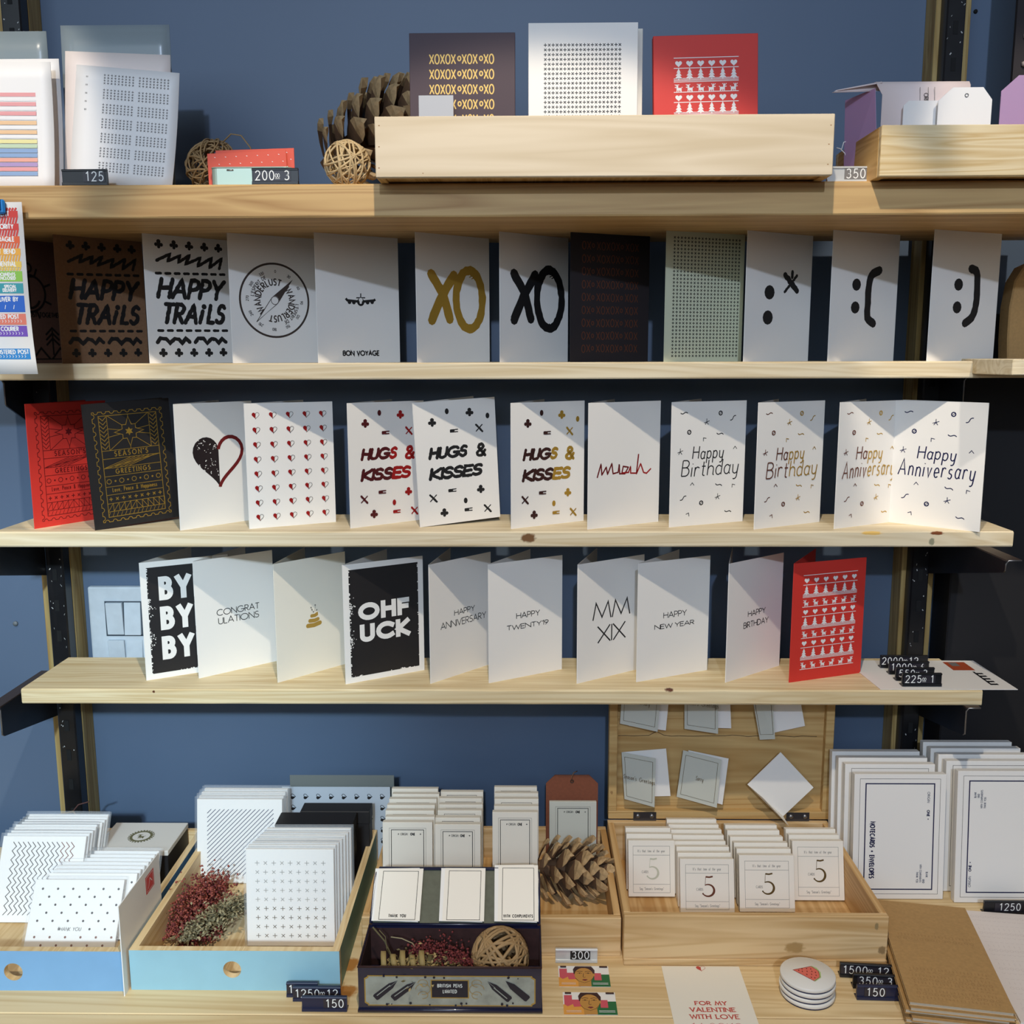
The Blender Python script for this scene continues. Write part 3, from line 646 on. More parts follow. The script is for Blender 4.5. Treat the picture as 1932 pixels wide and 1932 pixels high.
def art_hugs(split):  # split paints the foil's dark-to-bright reflection as two colours
    def fn(P, W, H):
        U_ = UV((780,759),(933,751),(793,995),(944,983),W,H); N = lambda x, y: U_(*zb2(x, y))
        mf = (lambda f: 0 if f < .5 else 1) if split else None
        c = lambda x: 0 if (not split or x < 1500) else 1
        fit(P, 'HUGS', N, 1318, 600, 1585, 497, .0046, slant=.25, track=.22, brush=True, mfun=mf)
        fit(P, '&', N, 1632, 592, 1712, 488, .0046, m=c(1600), slant=.1, brush=True)
        fit(P, 'KISSES', N, 1320, 742, 1690, 628, .0048, slant=.25, track=.22, brush=True, mfun=mf)
        for x, y in ((1343,345),(1592,282),(1668,812),(1422,963)): clover(P, *N(x,y), .0062, c(x))
        for x, y in ((1440,272),(1715,308),(1565,886)): P.disc(*N(x,y), .003, c(x), ry=.0042)
        for x, y in ((1658,390),(1350,860),(1716,947)): P.brush([N(x-22,y-22), N(x+22,y+24)], .003, c(x)); P.brush([N(x+20,y-22), N(x-20,y+22)], .0016, c(x))
        for x, y in ((1488,405),(1476,812),(1585,950)): P.brush([N(x-24,y-6), N(x+24,y-10)], .0016, c(x)); P.brush([N(x-24,y+8), N(x+24,y+6)], .0016, c(x)); P.brush([N(x-20,y), N(x-4,y)], .004, c(x))
    return fn
card('white HUGS & KISSES card lettered in red foil', WHITE, 662, 803, Z3, yb=997, xb=745, arts=[('lettering', [M('red_foil_dark_reflection', (92,30,34), .4, .4), REDF], art_hugs(1))])
card('white HUGS & KISSES card lettered in black', WHITE, 793, 944, Z3, yb=995, roll=2.7, xb=905, arts=[('lettering', [INK, INK], art_hugs(0))])
card('white HUGS & KISSES card lettered in gold foil, its dark reflection painted brown', WHITE, 965, 1101, Z3, yb=998, xb=1027, arts=[('lettering', [M('gold_foil_dark_reflection', (66,36,34), .4, .4), GOLD], art_hugs(1))])
def art_muah(P, W, H):
    z = lambda x, y: (920+x/3.578, 700+y/3.578); U_ = UV((1112,761),(1252,755),(1109,999),(1242,984),W,H); N = lambda x, y: U_(*z(x, y))
    q = [(740,715),(765,625),(770,700),(800,645),(808,695),(838,620),(845,690),(880,680),(888,625),(890,690),(925,690),(950,645),(915,640),(905,685),(950,680),(965,640),(965,685),(1005,685),(1022,555),(1005,690),(1035,620),(1055,680),(1075,685),(1105,655)]
    P.brush([N(*p) for p in q[:14]], .0022, 0, rough=.1); P.brush([N(*p) for p in q[13:]], .0022, 1, rough=.1)
card('white card handwritten muah in dark red', WHITE, 1109, 1242, Z3, yb=999, xb=1157, arts=[('lettering', [DRED, REDF], art_muah)])
def confetti(word, quad, sp):  # sp divides copper from gold, painting in the foil's darker reflection
    def fn(P, W, H):
        z = lambda x, y: (1392+x/3.578, 700+y/3.578); U_ = UV((1694,756),(1870,762),(1676,995),(1848,1005),W,H); N = lambda x, y: U_(*z(x, y))
        c = lambda x: 0 if x < sp else 1
        for x, y, t_ in ((1175,280,0),(1585,338,35),(1468,442,-10),(1438,802,-18),(1137,865,30),(1507,1002,-12)):
            p = N(x, y); a = R(t_); P.rib([(p[0]+math.cos(a)*k*.002-math.sin(a)*.0012*math.sin(k*1.1), p[1]+math.sin(a)*k*.002+math.cos(a)*.0012*math.sin(k*1.1)) for k in range(-3,4)], .0013, c(x))
        for x, y in ((1480,298),(1210,413),(1285,915)): p = N(x, y); P.ring(*p, .0028, .0016, c(x), 12); P.rib([(p[0]-.0016,p[1]-.001),(p[0]+.0016,p[1]+.001)], .0008, c(x))
        for x, y in ((1360,352),(1130,542),(1425,886)):
            p = N(x, y)
            for a in (90, 18, -54, 198, 234): P.rib([p, (p[0]+.0048*math.cos(R(a)), p[1]+.0048*math.sin(R(a)))], .001, c(x))
        for x, y, t_ in ((1332,468,40),(1592,550,0),(1217,775,0),(1560,818,35),(1172,982,-30)):
            p = N(x, y); a = R(t_)
            P.rib([(p[0]+(u*math.cos(a)-v*math.sin(a))*.0032, p[1]+(u*math.sin(a)+v*math.cos(a))*.0032) for u, v in ((-1,-.6),(0,.6),(1,-.6))], .001, c(x))
        mf = lambda f: 0 if f < (sp-1090)/530 else 1
        fit(P, 'Happy', N, 1228, 600, 1500, 526, .0017, slant=.12, track=.22, mfun=mf, jit=.04)
        fit(P, word, N, 1090 if word[0] == 'A' else 1130, 715, 1625, 630, .0017, slant=.12, track=.2, mfun=mf, jit=.04)
    return fn
card('white Happy Birthday card lettered in black', WHITE, 1263, 1401, Z3, yb=995, xb=1318, arts=[('lettering', [INK, INK], confetti('Birthday', 0, 9999))])
card('white Happy Birthday card lettered in dull gold', WHITE, 1423, 1546, Z3, yb=999, xb=1461, arts=[('lettering', [COPPER, GOLD], confetti('Birthday', 0, 1330))])
card('white Happy Anniversary card lettered in gold, partly covered', WHITE, 1574, 1690, Z3, yb=998, xb=1623, arts=[('lettering', [COPPER, GOLD], confetti('Anniversary', 0, 1330))])
card('white Happy Anniversary card lettered in navy at the shelf end', WHITE, 1676, 1848, Z3, yb=1004, spine='r', xb=1690, W=.1262, arts=[('lettering', [BLUEINK, BLUEINK], confetti('Anniversary', 0, 9999))])
# -- lowest shelf
zc5 = lambda x, y: (x/3.578, 1010+y/3.578)
zc6 = lambda x, y: (490+x/3.578, 1010+y/3.578)
zc7 = lambda x, y: (980+x/3.578, 1010+y/3.578)
def worn_panel(P, W, H, seed):
    b = .0085; P.rect(b, b, W-b, H-b, 0); rnd = random.Random(seed)
    for k in range(70):
        e = rnd.random(); x = b+rnd.uniform(0,.0012) if e < .6 else rnd.uniform(b, W-b) if e < .8 else W-b-rnd.uniform(0,.001); y = rnd.uniform(b, H-b) if (e < .6 or e > .8) else b+rnd.uniform(0,.0012)
        P.disc(x, y, rnd.uniform(.0004,.0014), 1, 6)
    for cy in (H*.62, H*.36):
        for k in range(26): P.disc(b+abs(rnd.gauss(0,.004)), cy+rnd.gauss(0,.007), rnd.uniform(.0004,.0012), 1, 5)
def art_bye(P, W, H):
    worn_panel(P, W, H, 1)
    for k in range(3): P.text('BYE', W*.225, H*(.69-.255*k), H*.155, .0082, 1, track=.42, xs=.85)
card('white card with worn black panel lettered BYE three times', WHITE, 277, 440, Z4, yb=1284, xb=372, arts=[('lettering', [BLACKP, WHITE], art_bye)])
def lines(rows, quad, zf, w_, mats=INK, track=.16):
    def fn(P, W, H):
        U_ = UV(*quad, W, H); N = lambda x, y: U_(*zf(x, y))
        for t_, x0, y0, x1, y1 in rows: fit(P, t_, N, x0, y0, x1, y1, w_, track=track)
    return fn
card('white CONGRATULATIONS card, thin black letters on two lines', WHITE, 376, 522, Z4, yb=1280, xb=472, arts=[('lettering', INK, lines([('CONGRAT',1465,550,1757,478),('ULATIONS',1475,608,1752,535)], ((365,1059),(521,1045),(376,1280),(522,1260)), zc5, .0011))])
def art_poop(P, W, H):
    U_ = UV((516,1061),(659,1042),(525,1288),(655,1260),W,H); N = lambda x, y: U_(*zc6(x, y))
    for pts, w_ in (([(322,616),(365,612),(405,597)], .0066), ([(336,582),(368,580),(392,571)], .0058), ([(349,548),(372,545),(384,538)], .0052)):
        q = [N(*p) for p in pts]; P.rib(q, w_, 0); P.disc(*q[0], w_/2, 0); P.disc(*q[-1], w_/2, 0)
    P.brush([N(372,540), N(388,528)], .003, 0)
    for x, y in ((346,490),(375,474),(385,508),(362,520),(352,505)): P.disc(*N(x,y), .0013, 1, 7)
    for a, b in (((356,515),(348,495)), ((370,515),(376,480)), ((376,517),(383,505))): P.rib([N(*a), N(*b)], .0005, 1)
card('cream card with a gold swirl and tiny sparks', CREAM, 525, 657, Z4, yb=1288, xb=583, arts=[('printed_swirl', [M('mustard_foil', (186,150,70), .45, .3), GREY], art_poop)])
def art_ohf(P, W, H):
    worn_panel(P, W, H, 5); U_ = UV((649,1066),(801,1056),(653,1291),(801,1271),W,H); N = lambda x, y: U_(*zc6(x, y))
    fit(P, 'OHF', N, 668, 582, 1013, 432, .0074, 1, track=.1); fit(P, 'UCK', N, 678, 728, 1015, 572, .0074, 1, track=.1)
card('white card with worn black panel lettered OHF UCK', WHITE, 653, 801, Z4, yb=1291, xb=735, arts=[('lettering', [BLACKP, WHITE], art_ohf)])
card('white HAPPY ANNIVERSARY card in thin black capitals', WHITE, 813, 927, Z4, yb=1290, xb=853, arts=[('lettering', INK, lines([('HAPPY',1320,548,1458,488),('ANNIVERSARY',1228,637,1535,537)], ((815,1062),(932,1048),(813,1290),(927,1262)), zc6, .0011))])
card('white HAPPY TWENTY19 card in thin black capitals', WHITE, 923, 1060, Z4, yb=1289, xb=1001, arts=[('lettering', INK, lines([('HAPPY',1733,570,1892,515),('TWENTY19',1668,647,1950,583)], ((923,1066),(1065,1054),(923,1289),(1060,1268)), zc6, .0011))])
card('white card with large roman numerals MM XIX', WHITE, 1089, 1212, Z4, yb=1290, xb=1125, arts=[('lettering', INK, lines([('MM',495,578,752,430),('XIX',525,732,720,590)], ((1091,1065),(1220,1051),(1089,1290),(1214,1266)), zc7, .0022, track=.1))])
card('white HAPPY NEW YEAR card in thin black capitals', WHITE, 1201, 1334, Z4, yb=1287, xb=1277, arts=[('lettering', INK, lines([('HAPPY',980,566,1138,513),('NEW YEAR',918,640,1188,584)], ((1210,1064),(1348,1054),(1201,1287),(1334,1270)), zc7, .0011))])
card('white HAPPY BIRTHDAY card standing open by the red card', WHITE, 1369, 1470, Z4, yb=1288, xb=1376, arts=[('lettering', INK, lines([('HAPPY',1537,552,1652,490),('BIRTHDAY',1508,632,1672,555)], ((1377,1064),(1475,1045),(1369,1288),(1470,1260)), zc7, .0012))])
DEER = ['X.X.X....','.XXX.....','..XX.....','XXXX....X','..XXXXXX.','..XXXXXX.','..XXXXXX.','..X.X.XX.','..X.X..X.']
def isle(rows, x0, x1, ytop, step, lw=.0009):
    def fn(P, W, H):
        a, b = W*x0, W*x1; n = 6; y = ytop if ytop > 0 else H+ytop
        for g in rows:
            if g == 'L': P.rib([(a-.002,y),(b+.002,y)], lw); y -= .0024
            elif g == 'T':
                for k in range(4): P.rib([(a-.002,y-k*.0014),(b+.002,y-k*.0014)], .0007)
                y -= .0066
            else:
                y -= step*.5
                for i in range(n):
                    x = a+.004+(b-a-.008)*i/(n-1)
                    if g == 'H': P.heart(x, y+.0005, .0042)
                    elif g == 'N':
                        for k in range(3): yy = y-.0052+k*.0036; ww = .0050-k*.0012; P.poly([(x-ww,yy),(x+ww,yy),(x,yy+.0052)])
                        P.rect(x-.0007, y-.0068, x+.0007, y-.005)
                    else:
                        s = .00105; fl = 1 if i < 3 else -1
                        for r_, row in enumerate(DEER):
                            for c_, ch in enumerate(row):
                                if ch == 'X': xx = x+fl*(c_-4.5)*s; P.rect(min(xx,xx+fl*s), y+.0045-(r_+1)*s, max(xx,xx+fl*s), y+.0045-r_*s)
                y -= step*.5
    return fn
card('red card with white rows of hearts, fir trees and reindeer', RED, 1489, 1623, Z4, yb=1288, xb=1530, arts=[('printed_pattern', WINK, isle('LHLNTDLHLNTDLHLNTDL', .15, .87, CH*.893, .0119))])
# ---------------- things on the table ----------------
PLY = wood('raw_plywood', (206,172,120), (232,206,160), seed=8); PLYY = wood('raw_plywood_long', (206,172,120), (230,204,158), axis=1, seed=9)
PINE4 = wood('waxed_pine', (192,152,98), (222,190,142), seed=10, fine=.8, knots=[k_at(1655,1750,1.19,.004,.008,(150,128,90)), k_at(1665,1795,1.19,.008,.009,(150,122,84)), k_at(1500,1790,1.19,.02,.012,(176,142,92))])
PINE4Y = wood('waxed_pine_side', (188,142,84), (216,178,124), axis=1, seed=11, fine=.8)
PINE4L = wood('waxed_pine_lid', (176,136,80), (202,168,112), seed=12, fine=.8, knots=[k_at(1242,1389,1.46,.007,.006,(110,64,44)), k_at(1410,1418,1.46,.004,.004,(110,70,44)), k_at(1532,1412,1.46,.004,.004,(120,74,44)), k_at(1155,1500,1.45,.005,.008,(120,80,48))])
def tray(label, x0, x1, y0, y1, zb, h, tf, ms, front=None, hole=None, mback=None, name='drawer_box', sidefront=None):
    """open box of separate boards: front, back, two sides, bottom"""
    cx, cy = (x0+x1)/2, (y0+y1)/2; t = thing(name, label, 'box', (cx, cy, zb)); hx, hy = (x1-x0)/2, (y1-y0)/2; q = .0095
    obj('bottom', MB().box(-hx+q, hx-q, -hy+q, hy-q, .002, .006), ms, t)
    if hole:
        hxx, hz, r = hole; fr = MB(); N = 24; ring = [(hxx+r*math.cos(2*math.pi*i/N), hz+r*math.sin(2*math.pi*i/N)) for i in range(N)]
        def outer(x, z):
            dx, dz = x-hxx, z-hz; k = min((hx-hxx)/dx if dx > 0 else (-hx-hxx)/dx if dx < 0 else 9e9, (h-hz)/dz if dz > 0 else (-hz)/dz if dz < 0 else 9e9); return (hxx+dx*k, hz+dz*k)
        ot = [outer(x, z) for x, z in ring]
        # snap the nearest rays to the four corners
        for c in ((hx,h),(-hx,h),(-hx,0),(hx,0)):
            i = min(range(N), key=lambda j: abs(math.atan2(c[1]-hz, c[0]-hxx)-math.atan2(ring[j][1]-hz, ring[j][0]-hxx))); ot[i] = c
        for y, flip in ((-hy, 0), (-hy+q, 1)):
            vs = [(x,y,z) for x,z in ring]+[(x,y,z) for x,z in ot]
            fs = [(i,(i+1)%N,N+(i+1)%N,N+i) for i in range(N)]
            fr.add(vs, fs if flip else [tuple(reversed(f)) for f in fs], 1 if flip else 0)
        fr.add([(x,-hy,z) for x,z in ring]+[(x,-hy+q,z) for x,z in ring], [(i,N+i,N+(i+1)%N,(i+1)%N) for i in range(N)], 1)
        fr.add([(x,-hy,z) for x,z in ot]+[(x,-hy+q,z) for x,z in ot], [(i,(i+1)%N,N+(i+1)%N,N+i) for i in range(N)], 1)
        obj('front_board', fr, [front or tf, ms], t)
    else: obj('front_board', MB().box(-hx, hx, -hy, -hy+q, 0, h), front or tf, t, bevel=.0008)
    obj('back_board', MB().box(-hx, hx, hy-q, hy, 0, h), mback or tf, t, bevel=.0008)
    for s in (-1, 1):
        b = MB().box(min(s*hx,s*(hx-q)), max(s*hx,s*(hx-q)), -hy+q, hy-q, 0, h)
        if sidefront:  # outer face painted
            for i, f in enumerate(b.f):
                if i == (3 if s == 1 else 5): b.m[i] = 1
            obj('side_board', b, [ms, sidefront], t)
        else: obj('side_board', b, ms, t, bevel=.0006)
    return t
HZ = .055
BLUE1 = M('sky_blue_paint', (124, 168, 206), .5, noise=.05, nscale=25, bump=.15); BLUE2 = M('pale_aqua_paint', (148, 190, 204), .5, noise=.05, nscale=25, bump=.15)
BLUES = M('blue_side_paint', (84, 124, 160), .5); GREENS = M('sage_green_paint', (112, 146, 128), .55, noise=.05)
xa = atY(235, 1800, 1.13).x-.003; wA = .27; xA0 = xa-wA
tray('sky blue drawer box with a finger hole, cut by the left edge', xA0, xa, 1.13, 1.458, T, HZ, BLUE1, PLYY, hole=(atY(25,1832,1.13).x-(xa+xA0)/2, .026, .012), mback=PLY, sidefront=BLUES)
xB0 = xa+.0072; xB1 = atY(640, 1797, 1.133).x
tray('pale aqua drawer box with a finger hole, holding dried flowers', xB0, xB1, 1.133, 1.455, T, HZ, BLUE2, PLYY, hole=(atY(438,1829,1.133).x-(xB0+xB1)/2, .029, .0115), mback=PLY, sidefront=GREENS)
xC1 = atY(1172, 1740, 1.209).x; xC0 = atY(712, 1640, 1.35).x
tray('plain pine tray behind the pen tin', xC0, xC1, 1.209, 1.468, T, .0555, PINE4, PINE4Y, name='pine_tray')
# -- box with raised lid
xD0 = xC1+.002; xD1 = atY(1678, 1727, 1.192).x; hD = .070
tD = tray('waxed pine box with raised lid full of small card packs', xD0, xD1, 1.192, 1.462, T, hD, PINE4, PINE4Y, name='hinged_pine_box')
xm = (xD0+xD1)/2
l0, l1 = atY(1147, 1563, 1.462).x-xm, atY(1564, 1563, 1.462).x-xm
yl = 1.462-1.327+.004; zl0, zl1 = hD+.002, .295
obj('base_moulding', MB().box(xD0-xm, xD1-xm, 1.192-1.327-.003, 1.192-1.327-.0002, 0, .0095), PINE4, tD, bevel=.001)
lid = obj('lid', MB().box(l0+.012, l1-.012, yl+.006, yl+.012, zl0+.01, zl1-.01), PINE4L, tD, label='raised lid panel of waxed pine with dark knots')
fr = .013
for (a,b,c,d) in ((l0,l1,zl0,zl0+fr),(l0,l1,zl1-fr,zl1)): obj('lid_rail', MB().box(a,b,yl-.006,yl+.014,c,d), PINE4L, tD, bevel=.0008)
for (a,b) in ((l0,l0+fr),(l1-fr,l1)): obj('lid_stile', MB().box(a,b,yl-.0058,yl+.0138,zl0+fr,zl1-fr), PINE4L, tD, bevel=.0008)
for px in (1216, 1504):
    x = atY(px, 1558, 1.46).x-xm; h = obj('hinge', MB().box(x-.018, x+.018, yl-.0075, yl-.006, zl0-.003, zl0+.012).box(x-.018, x+.018, yl-.008, yl-.003, zl0-.006, zl0-.002), M('dark_hinge_steel', (92,92,98), .35, .8), tD)
    for k in (-1, 1): obj('screw', MB().lathe([(.0036,0),(.003,.0012)], 14).v and MB().tube([(x+k*.011, yl-.0075, zl0+.006), (x+k*.011, yl-.0095, zl0+.006)], .0034, 12), STEEL, h)
P = PR(); rr = random.Random(4); gx = l0+.015; pts = []
while gx < l1-.014: pts.append((gx, .206+rr.gauss(0,.0006)+(.007 if l0+.068 < gx < l0+.082 else 0))); gx += .012
P.rib(pts, .0009); P.build('board_joint', M('dark_gap', (70,44,26), .8), lid, O=(0, yl+.0058, 0))
# ---- packs: thin upright packets
def panel_h(B, tilt, top_y, rz=0):
    n = Vector((-math.sin(rz)*math.sin(tilt), math.cos(rz)*math.sin(tilt), math.cos(tilt))); lo, hi = .02, .5
    for _ in range(30):
        m_ = (lo+hi)/2
        if proj(B+n*m_)[1] > top_y: lo = m_
        else: hi = m_
    return lo
def pack(name, label, cat, B, wd, h, th, tilt, mt, rz=0, rx=0, arts=(), group=None, film_=False, x0=0, extra=None):
    rot = Matrix.Rotation(rz, 4, 'Z') @ Matrix.Rotation(-tilt, 4, 'X') @ Matrix.Rotation(-rx, 4, 'Y')
    t = thing(name, label, cat, B+Vector((0,0,th*math.sin(tilt))), rot=rot, group=group)
    obj('body', MB().box(x0, wd+x0, 0, th, 0, h), mt, t, bevel=.0004)
    for (nm, mats, fn) in arts:
        Q = PR(); fn(Q, wd, h); Q.build(nm, mats, t)
    if film_:
        f = MB().box(-.003, wd+.003, -.0012, th+.0008, -.0004, h+.004); f.tube([(-.003,-.0012,h+.004),(wd*.5,-.0016,h+.0045),(wd+.003,-.0012,h+.004)], .0005, 4)
        obj('plastic_sleeve', f, film(), t)
    return t
ORD = ['front', 'second', 'third', 'fourth', 'fifth', 'sixth', 'seventh', 'eighth', 'ninth', 'tenth', 'eleventh', 'twelfth']
def stack(n, desc, grp, bl, br, z, tilt, top_y, th, step, mt, art, art2=None, film_=False, jit=.002, dx=0, name='card_pack', cat='card pack', rz=0, wd=None, lift=0, y0=None, rim=None, dz=0, last='rearmost'):
    B = atZ(bl[0], bl[1], z) if y0 is None else Vector((atY(bl[0], bl[1], y0).x, y0, z)); E = atZ(br[0], br[1], z)
    wd = wd or (E-B).x; h = panel_h(B, tilt, top_y); rnd = random.Random(desc)
    for i in range(n):
        if i == 0: lab = f'{desc}, frontmost of its stack'
        elif i == n-1: lab = f'{desc}, {last} of its stack'
        else: lab = f'{desc}, {ORD[i]} from the front of its stack'
        off = Vector((dx*i+(rnd.uniform(-jit,jit) if i else 0), step*i, 0))
        pack(name, lab, cat, B+off, wd, h+(rnd.uniform(-jit,jit)*.5+dz*i if i else 0), th, tilt, mt, rz=rz+(rnd.uniform(-.007,.007) if i else 0), arts=(art if i == 0 else (art2 or [])), group=grp, film_=film_)
    return B, wd, h
FZ = T+.0065
# zigzag notecards
def art_zig(P, W, H):
    for k in range(13):
        pts = []
        for j in range(17): pts.append((W*.13+k*W*.058+(j%2)*W*.045, H*.93-j*H*.053))
        P.rib(pts, .0011, 0 if k < 10 else 1)
stack(9, 'sleeved square notecards with dark zigzag print', 'zigzag notecards in the sky blue box', (-18,1742), (142,1743), FZ, R(27), 1579, .0035, .0085, WHITE, [('printed_zigzag', [DRIM, COPPER], art_zig)], film_=True, dx=.0006)
def art_dots(P, W, H):
    for j in range(8):
        for i in range(6 if j % 2 == 0 else 5):
            if j == 5 and i in (2,): continue
            P.disc(W*(.10+.17*i+(.085 if j % 2 else 0)), H*(.86-.118*j), .0016, 0 if j < 6 else 1, 10)
    P.text('THANK YOU', W*.47, H*.245, .0042, .0007, 2, align='c', track=.24, slant=.12)
# front one stands apart
Bd = atZ(44, 1790, FZ); hd = panel_h(Bd, R(32.5), 1661)
pack('notecard_pack', 'sleeved THANK YOU notecards with small copper dots, frontmost of its stack', 'card pack', Bd, .124, hd, .003, R(32.5), WHITE, arts=[('printed_dots', [DRIM, COPPER, GREY], art_dots)], film_=True, group='dotted notecards in the sky blue box')
for i in range(7):
    B = Bd+Vector((.012+.0012*i+random.uniform(-.001,.001), .018+.0105*i, 0))
    pack('notecard_pack', f'sleeved dotted notecards, {ORD[i+1]} from the front of its stack' if i < 6 else 'sleeved dotted notecards, rearmost of its stack', 'card pack', B, .124, hd*.98, .006, R(30), WHITE, arts=[('printed_dots', [DRIM, COPPER, GREY], art_dots)] if i == 0 else [], film_=True, group='dotted notecards in the sky blue box')
# gift boxes
def lidded(label, x0, x1, y0, y1, z0, z1, zl, mb_, ml, art=None, mats=None, name='gift_box'):
    cx, cy = (x0+x1)/2, (y0+y1)/2; t = thing(name, label, 'gift box', (cx, cy, z0)); hx, hy = (x1-x0)/2, (y1-y0)/2
    obj('base', MB().box(-hx+.001, hx-.001, -hy+.001, hy-.001, 0, z1-z0-.001), mb_, t, bevel=.0008)
    l = obj('lid', MB().box(-hx, hx, -hy, hy, zl-z0, z1-z0), ml, t, bevel=.0008)
    if art: Q = PR(); art(Q, 2*hx, 2*hy); Q.build('printed_seal', mats, t, O=(-hx, -hy, z1-z0), U=(1,0,0), V=(0,1,0))
    return t
def art_seal(P, W, H):
    cx, cy = W*.5, H*.5; P.ring(cx, cy, .015, .004, 0, 40)
    for k in range(26): a = k*2*math.pi/26; P.disc(cx+.0185*math.cos(a), cy+.0185*math.sin(a), .0016, 0, 6)
    s = .0014
    for r_, row in enumerate(DEER):
        for c_, ch in enumerate(row):
            if ch == 'X': P.rect(cx+(c_-4.5)*s, cy+.006-(r_+1)*s, cx+(c_-3.5)*s, cy+.006-r_*s)
gA = atZ(173, 1605, T+.07); gB = atZ(317, 1605, T+.07); GBW = M('pearl_white_board', (222,218,210), .35)
lidded('black gift box with a pearl white lid printed with a green seal', gA.x, gB.x, gA.y, 1.446, FZ+.0003, T+.07, T+.062, BLACKP, GBW, art_seal, M('olive_foil', (116,112,76), .45, .2))
# dark box and dried twigs behind the zigzag cards
lidded('plain black box at the back of the sky blue drawer', atY(45,1520,1.44).x, atY(170,1520,1.44).x, 1.405, 1.446, FZ+.0003, T+.082, T+.07, BLACKP, BLACKP)
tw = thing('dried_twigs', 'tangle of dried brown twigs on the black box at the left', 'dried plant', (atY(120,1530,1.42).x, 1.42, T+.0825))
TWG = M('dry_twig', (132, 112, 74), .8, noise=.2); TWR = M('dark_dry_twig', (78, 48, 44), .8)
for i, (pl_, mm) in enumerate(((((-.05,-.002,.001),(-.02,-.01,.014),(.018,-.006,.022)), TWG), (((-.055,0,.012),(-.02,.002,.009),(.01,-.002,.001)), TWR), (((.018,-.006,.022),(.03,-.012,.008),(.042,-.014,.002)), TWG), (((-.02,0,.004),(.0,.004,.013),(.019,-.004,.020)), TWG), (((.0,.0,.001),(.02,.008,.026),(.036,.01,.03)), TWR), (((-.045,-.005,.001),(-.03,-.012,.009),(-.026,-.014,.012)), TWG), (((.03,-.012,.001),(.041,-.016,.008),(.05,-.018,.013)), TWG))):
    obj('twig', MB().tube(pl_, .0011, 5), mm, tw)
# white card with a red stamp, in the gap between the drawers
xg = xa+.0036
def art_stamp(P, W, H):
    P.rect(W*.63, H*.72, W*.84, H*.92, 0); P.frame(W*.65, H*.735, W*.82, H*.905, .0006, 1); P.rib([(W*.69,H*.76),(W*.74,H*.86),(W*.79,H*.8)], .001, 1)
t = thing('stamped_card', 'white card with a red stamp wedged upright between the two drawers', 'card', (xg, 1.12, T))
obj('sheet', MB().box(-.0006, .0006, 0, .135, 0, .122), WHITE, t)
Q = PR(); art_stamp(Q, .135, .122); Q.build('red_stamp', [RED, WINK], t, O=(-.0006,.135,0), U=(0,-1,0), V=(0,0,1))
Q = PR(); art_stamp(Q, .135, .122); Q.mb.v = [(W_-0, y, h) for (W_, y, h) in Q.mb.v]; Q.build('red_stamp', [RED, WINK], t, O=(.0006,0,0), U=(0,1,0), V=(0,0,1))
# -- aqua drawer: striped cards, crossed cards
def art_stripe(P, W, H):
    x0, x1, y0, y1 = W*.12, W*.90, H*.09, H*.88; st = W*.052; k = -int((y1-y0)/st)
    for i in range(-18, 20):
        # lines rising to the right, clipped to the square
        c = i*st; pts = []
        for s_ in (0, 1):
            pass
        xs_ = max(x0, x0+c); ys_ = y0+(xs_-x0-c); xe = min(x1, x0+c+(y1-y0)); ye = y0+(xe-x0-c)
        if xe-xs_ > .004: P.rib([(xs_, ys_), (xe, ye)], .0010, 0 if i < 14 else 1)
stack(4, 'sleeved square notecards with diagonal navy stripes', 'striped notecards in the aqua box', (372,1667), (532,1669), FZ, R(9), 1509, .007, .0118, WHITE, [('printed_stripes', [BLUEINK, COPPER], art_stripe)], film_=True, jit=.001, dx=-.0003)
stack(7, 'sleeved notecards with rows of small foil crosses', 'crossed notecards in the aqua box', (467,1785), (632,1786), FZ, R(5), 1603, .0055, .0095, WHITE, [('printed_crosses', [SILV, DGOLD], lambda P, W, H: [P.cross(W*(.13+.094*i), H*(.86-.094*j), .0031, .0008, (i+j) % 2 if True else 0, 0 if j < 5 else 1) for j in range(9) for i in range(9)])], film_=True, jit=.0015, dx=.0022)
# black boxes behind them
def dark_box(label, px0, px1, y0, y1, ztop_px, zb=FZ+.0003):
    a = atY(px0, ztop_px, y0); b = atY(px1, ztop_px, y0); lidded(label, a.x, b.x, y0, y1, zb, a.z, a.z-.02, BLACKP, BLACKP)
dark_box('black gift box just behind the crossed notecards', 518, 664, 1.345, 1.385, 1556)
dark_box('taller black gift box at the back of the aqua drawer', 566, 697, 1.40, 1.43, 1531)
# sheets with sideways hearts
def art_sideheart(P, W, H):
    for j in range(5):
        for i in range(8):
            x, y = W*(.10+.118*i), H-.016-j*.0185; P.heart(x, y, .0042, 0, line=.0008, rot=R(90)); P.heart(x, y, .0042, 0, half=-1, rot=R(90))
a = atY(532,1484,1.462); b = atY(736,1484,1.462)
pack('heart_sheet', 'pale blue sheet of small sideways hearts behind the aqua drawer', 'sheet', Vector((a.x, 1.459, T)), b.x-a.x, a.z-T, .001, R(1), M('pale_blue_sheet', (176,186,196), .5), arts=[('printed_hearts', [INK], art_sideheart)])
a = atY(546,1463,1.475); b = atY(743,1463,1.475)
pack('grey_sheet', 'plain grey sheet standing rearmost behind the heart sheet', 'sheet', Vector((a.x, 1.474, T)), b.x-a.x, a.z-T, .001, R(1), M('grey_sheet', (120,122,116), .6), arts=[])
